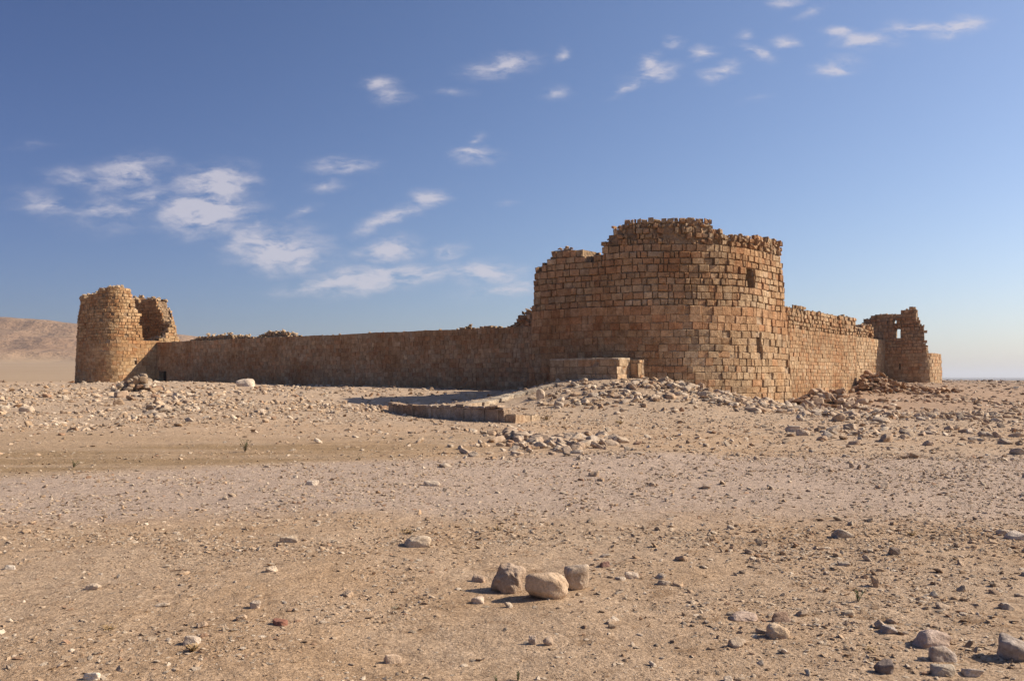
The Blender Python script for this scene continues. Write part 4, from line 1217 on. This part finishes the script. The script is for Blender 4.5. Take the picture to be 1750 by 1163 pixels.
# left bank
add(2200, Un(-46, -6), G(47, 10), (.05, .24), 3, r, 2.5)
add(1900, lambda r, n: -np.abs(r.normal(0, 1, n)) * 14 - 8, lambda r, n: r.normal(40, 5.5, n), (.05, .25), 3, r, 2.6)
for (px, py, sx, sy, n, a) in ((150, 690, 160, 6, 380, (.12, .42)), (330, 672, 90, 5, 260, (.12, .42)), (480, 662, 60, 5, 160, (.12, .36)), (60, 712, 90, 3, 160, (.08, .3)), (200, 722, 140, 1.8, 130, (.07, .26)), (420, 690, 110, 5, 160, (.08, .28)), (60, 662, 60, 14, 260, (.12, .4)), (200, 665, 50, 4, 160, (.14, .38))):
    x, y = px_ground(px, py)
    add(n, G(x, sx / F * y), G(y, sy), a, 3, r, 1.7)
# near ground: few larger stones, more small ones to the right
add(520, lambda r, n: (r.uniform(-.62, .62, n)) * 12, Un(4.4, 24), (.018, .06), 4, r, 3.4)
add(900, lambda r, n: r.uniform(1, 22, n), Un(12, 34), (.03, .115), 4, r, 3.4)
add(420, lambda r, n: r.uniform(.6, 5.0, n), Un(4.6, 10), (.015, .055), 4, r, 3.2)
add(260, Un(-20, 4), Un(24, 36), (.03, .13), 4, r, 3.0)

S_ = np.array([(s[0], s[1], s[2], s[3], s[4] if len(s) > 4 else 0) for s in STONES])
fr = (np.abs(S_[:, 0] / S_[:, 1]) < .58) & (S_[:, 1] > 4.6)
seen = S_[:, 2] / S_[:, 1] * fr
order = np.argsort(-seen)
N_IND = 250
ind, rest = order[:N_IND], order[N_IND:]
rr = np.random.default_rng(99)
for k in ind:
    x, y, s, gi, dz = S_[k]; gi = int(gi)
    me, vv = ROCK_ME[rr.integers(0, len(ROCK_ME))]
    o = bpy.data.objects.new('stone', me); sc.collection.objects.link(o)
    fl_ = rr.uniform(.7, 1.15)
    o.scale = (s * rr.uniform(.9, 1.2), s * rr.uniform(.8, 1.15), s * fl_)
    o.rotation_euler = (rr.normal(0, .35), rr.normal(0, .35), rr.uniform(0, 6.28))
    o.location = (x, y, float(terrain(x, y)) + dz + s * .16 * fl_)
    tag(o, GROUPS[gi][0], 'stone', GROUPS[gi][1])
pos = np.column_stack([S_[rest, 0], S_[rest, 1], terrain(S_[rest, 0], S_[rest, 1]) + S_[rest, 4]])
cw = pick_cols(len(rest), rr, 0, .4)
red = S_[rest, 3] == 5
cw[red] = cw[red] * .4 + np.array((.36, .22, .13)) * .6 * rr.uniform(.8, 1.2, (red.sum(), 1))
V, Fc, C = merge_stones(pos, S_[rest, 2], MED, rr, (.5, .95), .5, cw, .28)
me = fast_mesh('rubble', V, Fc, 3, C); me.materials.append(M_STONE)
o = link(bpy.data.objects.new('rubble', me)); tag(o, 'countless smaller broken stones strewn round the foot of the ruin', 'rubble', kind='stuff')

# gravel
def gravel():
    r = np.random.default_rng(123)
    Vs, Fs, Cs, off = [], [], [], 0
    def layer(n, y0, y1, size, shapes, wide=.68, dens=None, pw=3.0, emb=.4):
        nonlocal off
        y = np.sqrt(r.uniform(y0 ** 2, y1 ** 2, n)); x = r.uniform(-wide, wide, n) * (y + 1)
        keep = ~inside(x, y)
        cl = vnoise(x / .9, y / .9, 55) + .5 * vnoise(x / .3, y / .3, 56) + .6 * vnoise(x / 3.1, y / 3.1, 57)
        keep &= r.random(n) < np.clip(.55 + 1.1 * cl, .08, 1) * (dens(x, y) if dens else 1)
        x, y = x[keep], y[keep]
        s = size[0] + (size[1] - size[0]) * r.random(len(x)) ** pw
        c = pick_cols(len(x), r, .1, .15)
        v, f, c = merge_stones(np.column_stack([x, y, terrain(x, y)]), s, shapes, r, (.45, .95), .4, c, emb)
        Vs.append(v); Fs.append(f + off); Cs.append(c); off += len(v)
    silt = lambda x, y: 1 - .8 * ss(y - .4 * np.minimum(x, 0), 17.5, 19) * (1 - ss(y, 24, 27)) * (1 - ss(x, -3, 5))
    right = lambda x, y: (.55 + .45 * ss(x, -2, 3)) * silt(x, y)
    layer(60000, 4.0, 9, (.003, .011), TINY, dens=lambda x, y: .7 + .3 * ss(x, -2, 3))
    layer(20000, 4.0, 9.5, (.005, .018), TINY, dens=right)
    layer(15000, 4.0, 10, (.006, .030), LOW, dens=right)
    layer(50000, 8, 19, (.006, .022), TINY, dens=silt)
    layer(16000, 8, 20, (.010, .045), LOW, dens=right, pw=3.5)
    layer(38000, 17, 45, (.014, .05), TINY, dens=silt)
    layer(9000, 20, 45, (.03, .10), LOW, dens=lambda x, y: silt(x, y) * (.3 + .7 * ss(y, 27, 33)))
    layer(12000, 42, 100, (.05, .16), TINY)
    layer(9000, 90, 330, (.10, .28), TINY, dens=lambda x, y: ss(x, 10, 30) * .9 + (1 - ss(y, 110, 150)) * .6)
    me = fast_mesh('gravel', np.vstack(Vs), np.vstack(Fs), 3, np.vstack(Cs)); me.materials.append(M_STONE)
    o = link(bpy.data.objects.new('gravel', me)); tag(o, 'fine gravel and pebbles strewn over the sandy ground', 'gravel', kind='stuff')
gravel()

# ------------------------------------------------------------------ small plants and twigs
def tube(pts, rad, sides=5):
    V, Fc = [], []
    pts = [np.array(p, float) for p in pts]
    for i, p in enumerate(pts):
        d = pts[min(i + 1, len(pts) - 1)] - pts[max(i - 1, 0)]; d /= np.linalg.norm(d)
        a = np.cross(d, (0.3, .2, 1.)); a /= np.linalg.norm(a); b = np.cross(d, a)
        rd = rad * (1 - .75 * i / (len(pts) - 1))
        for k in range(sides):
            t = 2 * math.pi * k / sides; V.append(p + rd * (a * math.cos(t) + b * math.sin(t)))
    for i in range(len(pts) - 1):
        for k in range(sides):
            k2 = (k + 1) % sides; Fc.append((i * sides + k, i * sides + k2, (i + 1) * sides + k2, (i + 1) * sides + k))
    return V, Fc
def plant(label, px, py, h, w, n, seed, leaf=M_LEAF, nm='weed', leafs=26, ls=.12):
    x, y = px_ground(px, py); z = float(terrain(x, y))
    root = empty(nm, (x, y, z)); tag(root, label, 'plant')
    r = random.Random(seed); SV, SF, LV, LF = [], [], [], []
    for k in range(n):
        a = r.uniform(0, 6.28); sp = r.uniform(.1, 1) * w / 2; hh = h * r.uniform(.55, 1)
        pts = [(sp * t ** 1.5 * math.cos(a) + r.uniform(-.01, .01) * h, sp * t ** 1.5 * math.sin(a), hh * t - .01) for t in (0, .25, .5, .75, 1)]
        v, f = tube(pts, h * .018); o = len(SV); SV += v; SF += [tuple(i + o for i in q) for q in f]
        for j in range(leafs):
            t = r.uniform(.2, 1); i = min(int(t * 4), 3); p = np.array(pts[i]) * (1 - (t * 4 - i)) + np.array(pts[i + 1]) * (t * 4 - i)
            b = r.uniform(0, 6.28); L_ = h * ls * r.uniform(.6, 1.2)
            d = np.array((math.cos(b), math.sin(b), r.uniform(.1, .9))); d /= np.linalg.norm(d); s = np.cross(d, (0, 0, 1)); s /= np.linalg.norm(s)
            o = len(LV); LV += [p, p + d * L_ * .5 + s * L_ * .28, p + d * L_, p + d * L_ * .5 - s * L_ * .28]; LF.append((o, o + 1, o + 2, o + 3))
    me = fast_mesh('stem', np.array(SV), np.array(SF), 4); me.materials.append(M_TWIG if leaf is M_LEAF else leaf); link(bpy.data.objects.new('stem', me), root)
    me = fast_mesh('leaf', np.array(LV), np.array(LF), 4); me.materials.append(leaf); q = link(bpy.data.objects.new('leaves', me), root)
plant('small green bush standing on the brown silt left of centre', 419, 773, .30, .36, 9, 1)
plant('low dark green tuft on the silt at the far left', 126, 799, .16, .26, 9, 2)
plant('green sprig between stones at the right of the near ground', 1467, 1029, .12, .13, 7, 3)
plant('green sprig at the bottom edge right of centre', 885, 1163, .085, .05, 5, 4)
plant('shorter green sprig left of the taller one at the bottom edge', 848, 1168, .06, .05, 4, 5)
plant('flat green tuft below the long dry twig at left', 226, 998, .035, .13, 7, 6)
plant('tiny green weed on the sand right of the silt', 615, 786, .10, .14, 6, 7)
plant('grey-green weed left of the foreground boulders', 676, 1040, .04, .10, 7, 8)
for i, (px, py, h, w, lb) in enumerate([(330, 1112, .05, .12, 'dry brown grass tuft under the rough whitish lump'), (188, 1075, .035, .2, 'dry brown grass at the lower left'), (850, 905, .05, .35, 'straw coloured dry grass beyond the boulders'),
                                        (700, 912, .05, .3, 'dry grass behind the half-buried pale hump'), (1490, 1110, .03, .2, 'dry brown weeds beside the dark pitted lump'), (1560, 915, .05, .22, 'dry weeds near the low wide pale stone'),
                                        (1060, 725, .14, .5, 'dry yellow grass before the tower mound'), (935, 718, .16, 1.0, 'yellow-green weeds at the end of the kerb wall')]):
    plant(lb, px, py, h, w, 16, 30 + i, M_STRAW, 'dry_grass', 7, .5)
def twig(label, p0, p1, rad, seed):
    a = np.array(px_ground(*p0)); b = np.array(px_ground(*p1)); r = random.Random(seed)
    pts = []
    for i in range(7):
        t = i / 6; q = a + (b - a) * t + np.array((0, r.uniform(-.01, .01))); pts.append((q[0], q[1], float(terrain(*q)) + .012 + r.uniform(0, .008)))
    v, f = tube(pts, rad); me = fast_mesh('twig', np.array(v), np.array(f), 4); me.materials.append(M_TWIG)
    tag(link(bpy.data.objects.new('twig', me)), label, 'twig')
twig('straight dry twig lying on the sand at left', (290, 979), (334, 976), .006, 1)
twig('thin curved stalk beside the dark red stone', (1045, 967), (1100, 958), .004, 2)

# ------------------------------------------------------------------ haze
def haze():
    me = bpy.data.meshes.new('haze')
    X0, Z0, Z1 = 30000, -14, 105
    v = [(a * X0, b * X0, c) for a in (-1, 1) for b in (-1, 1) for c in (Z0, Z1)]
    f = [(0, 1, 3, 2), (4, 6, 7, 5), (0, 4, 5, 1), (2, 3, 7, 6), (0, 2, 6, 4), (1, 5, 7, 3)]
    me.from_pydata(v, [], f)
    m = bpy.data.materials.new('desert_haze'); m.use_nodes = True; nt = m.node_tree; nt.nodes.clear()
    pv = nt.nodes.new('ShaderNodeVolumePrincipled'); pv.inputs['Color'].default_value = (.80, .83, .90, 1); pv.inputs['Density'].default_value = HAZE; pv.inputs['Anisotropy'].default_value = .2
    out = nt.nodes.new('ShaderNodeOutputMaterial'); nt.links.new(pv.outputs[0], out.inputs['Volume'])
    me.materials.append(m)
    tag(link(bpy.data.objects.new('haze', me)), kind='stuff')
HAZE = 0.00015
haze()
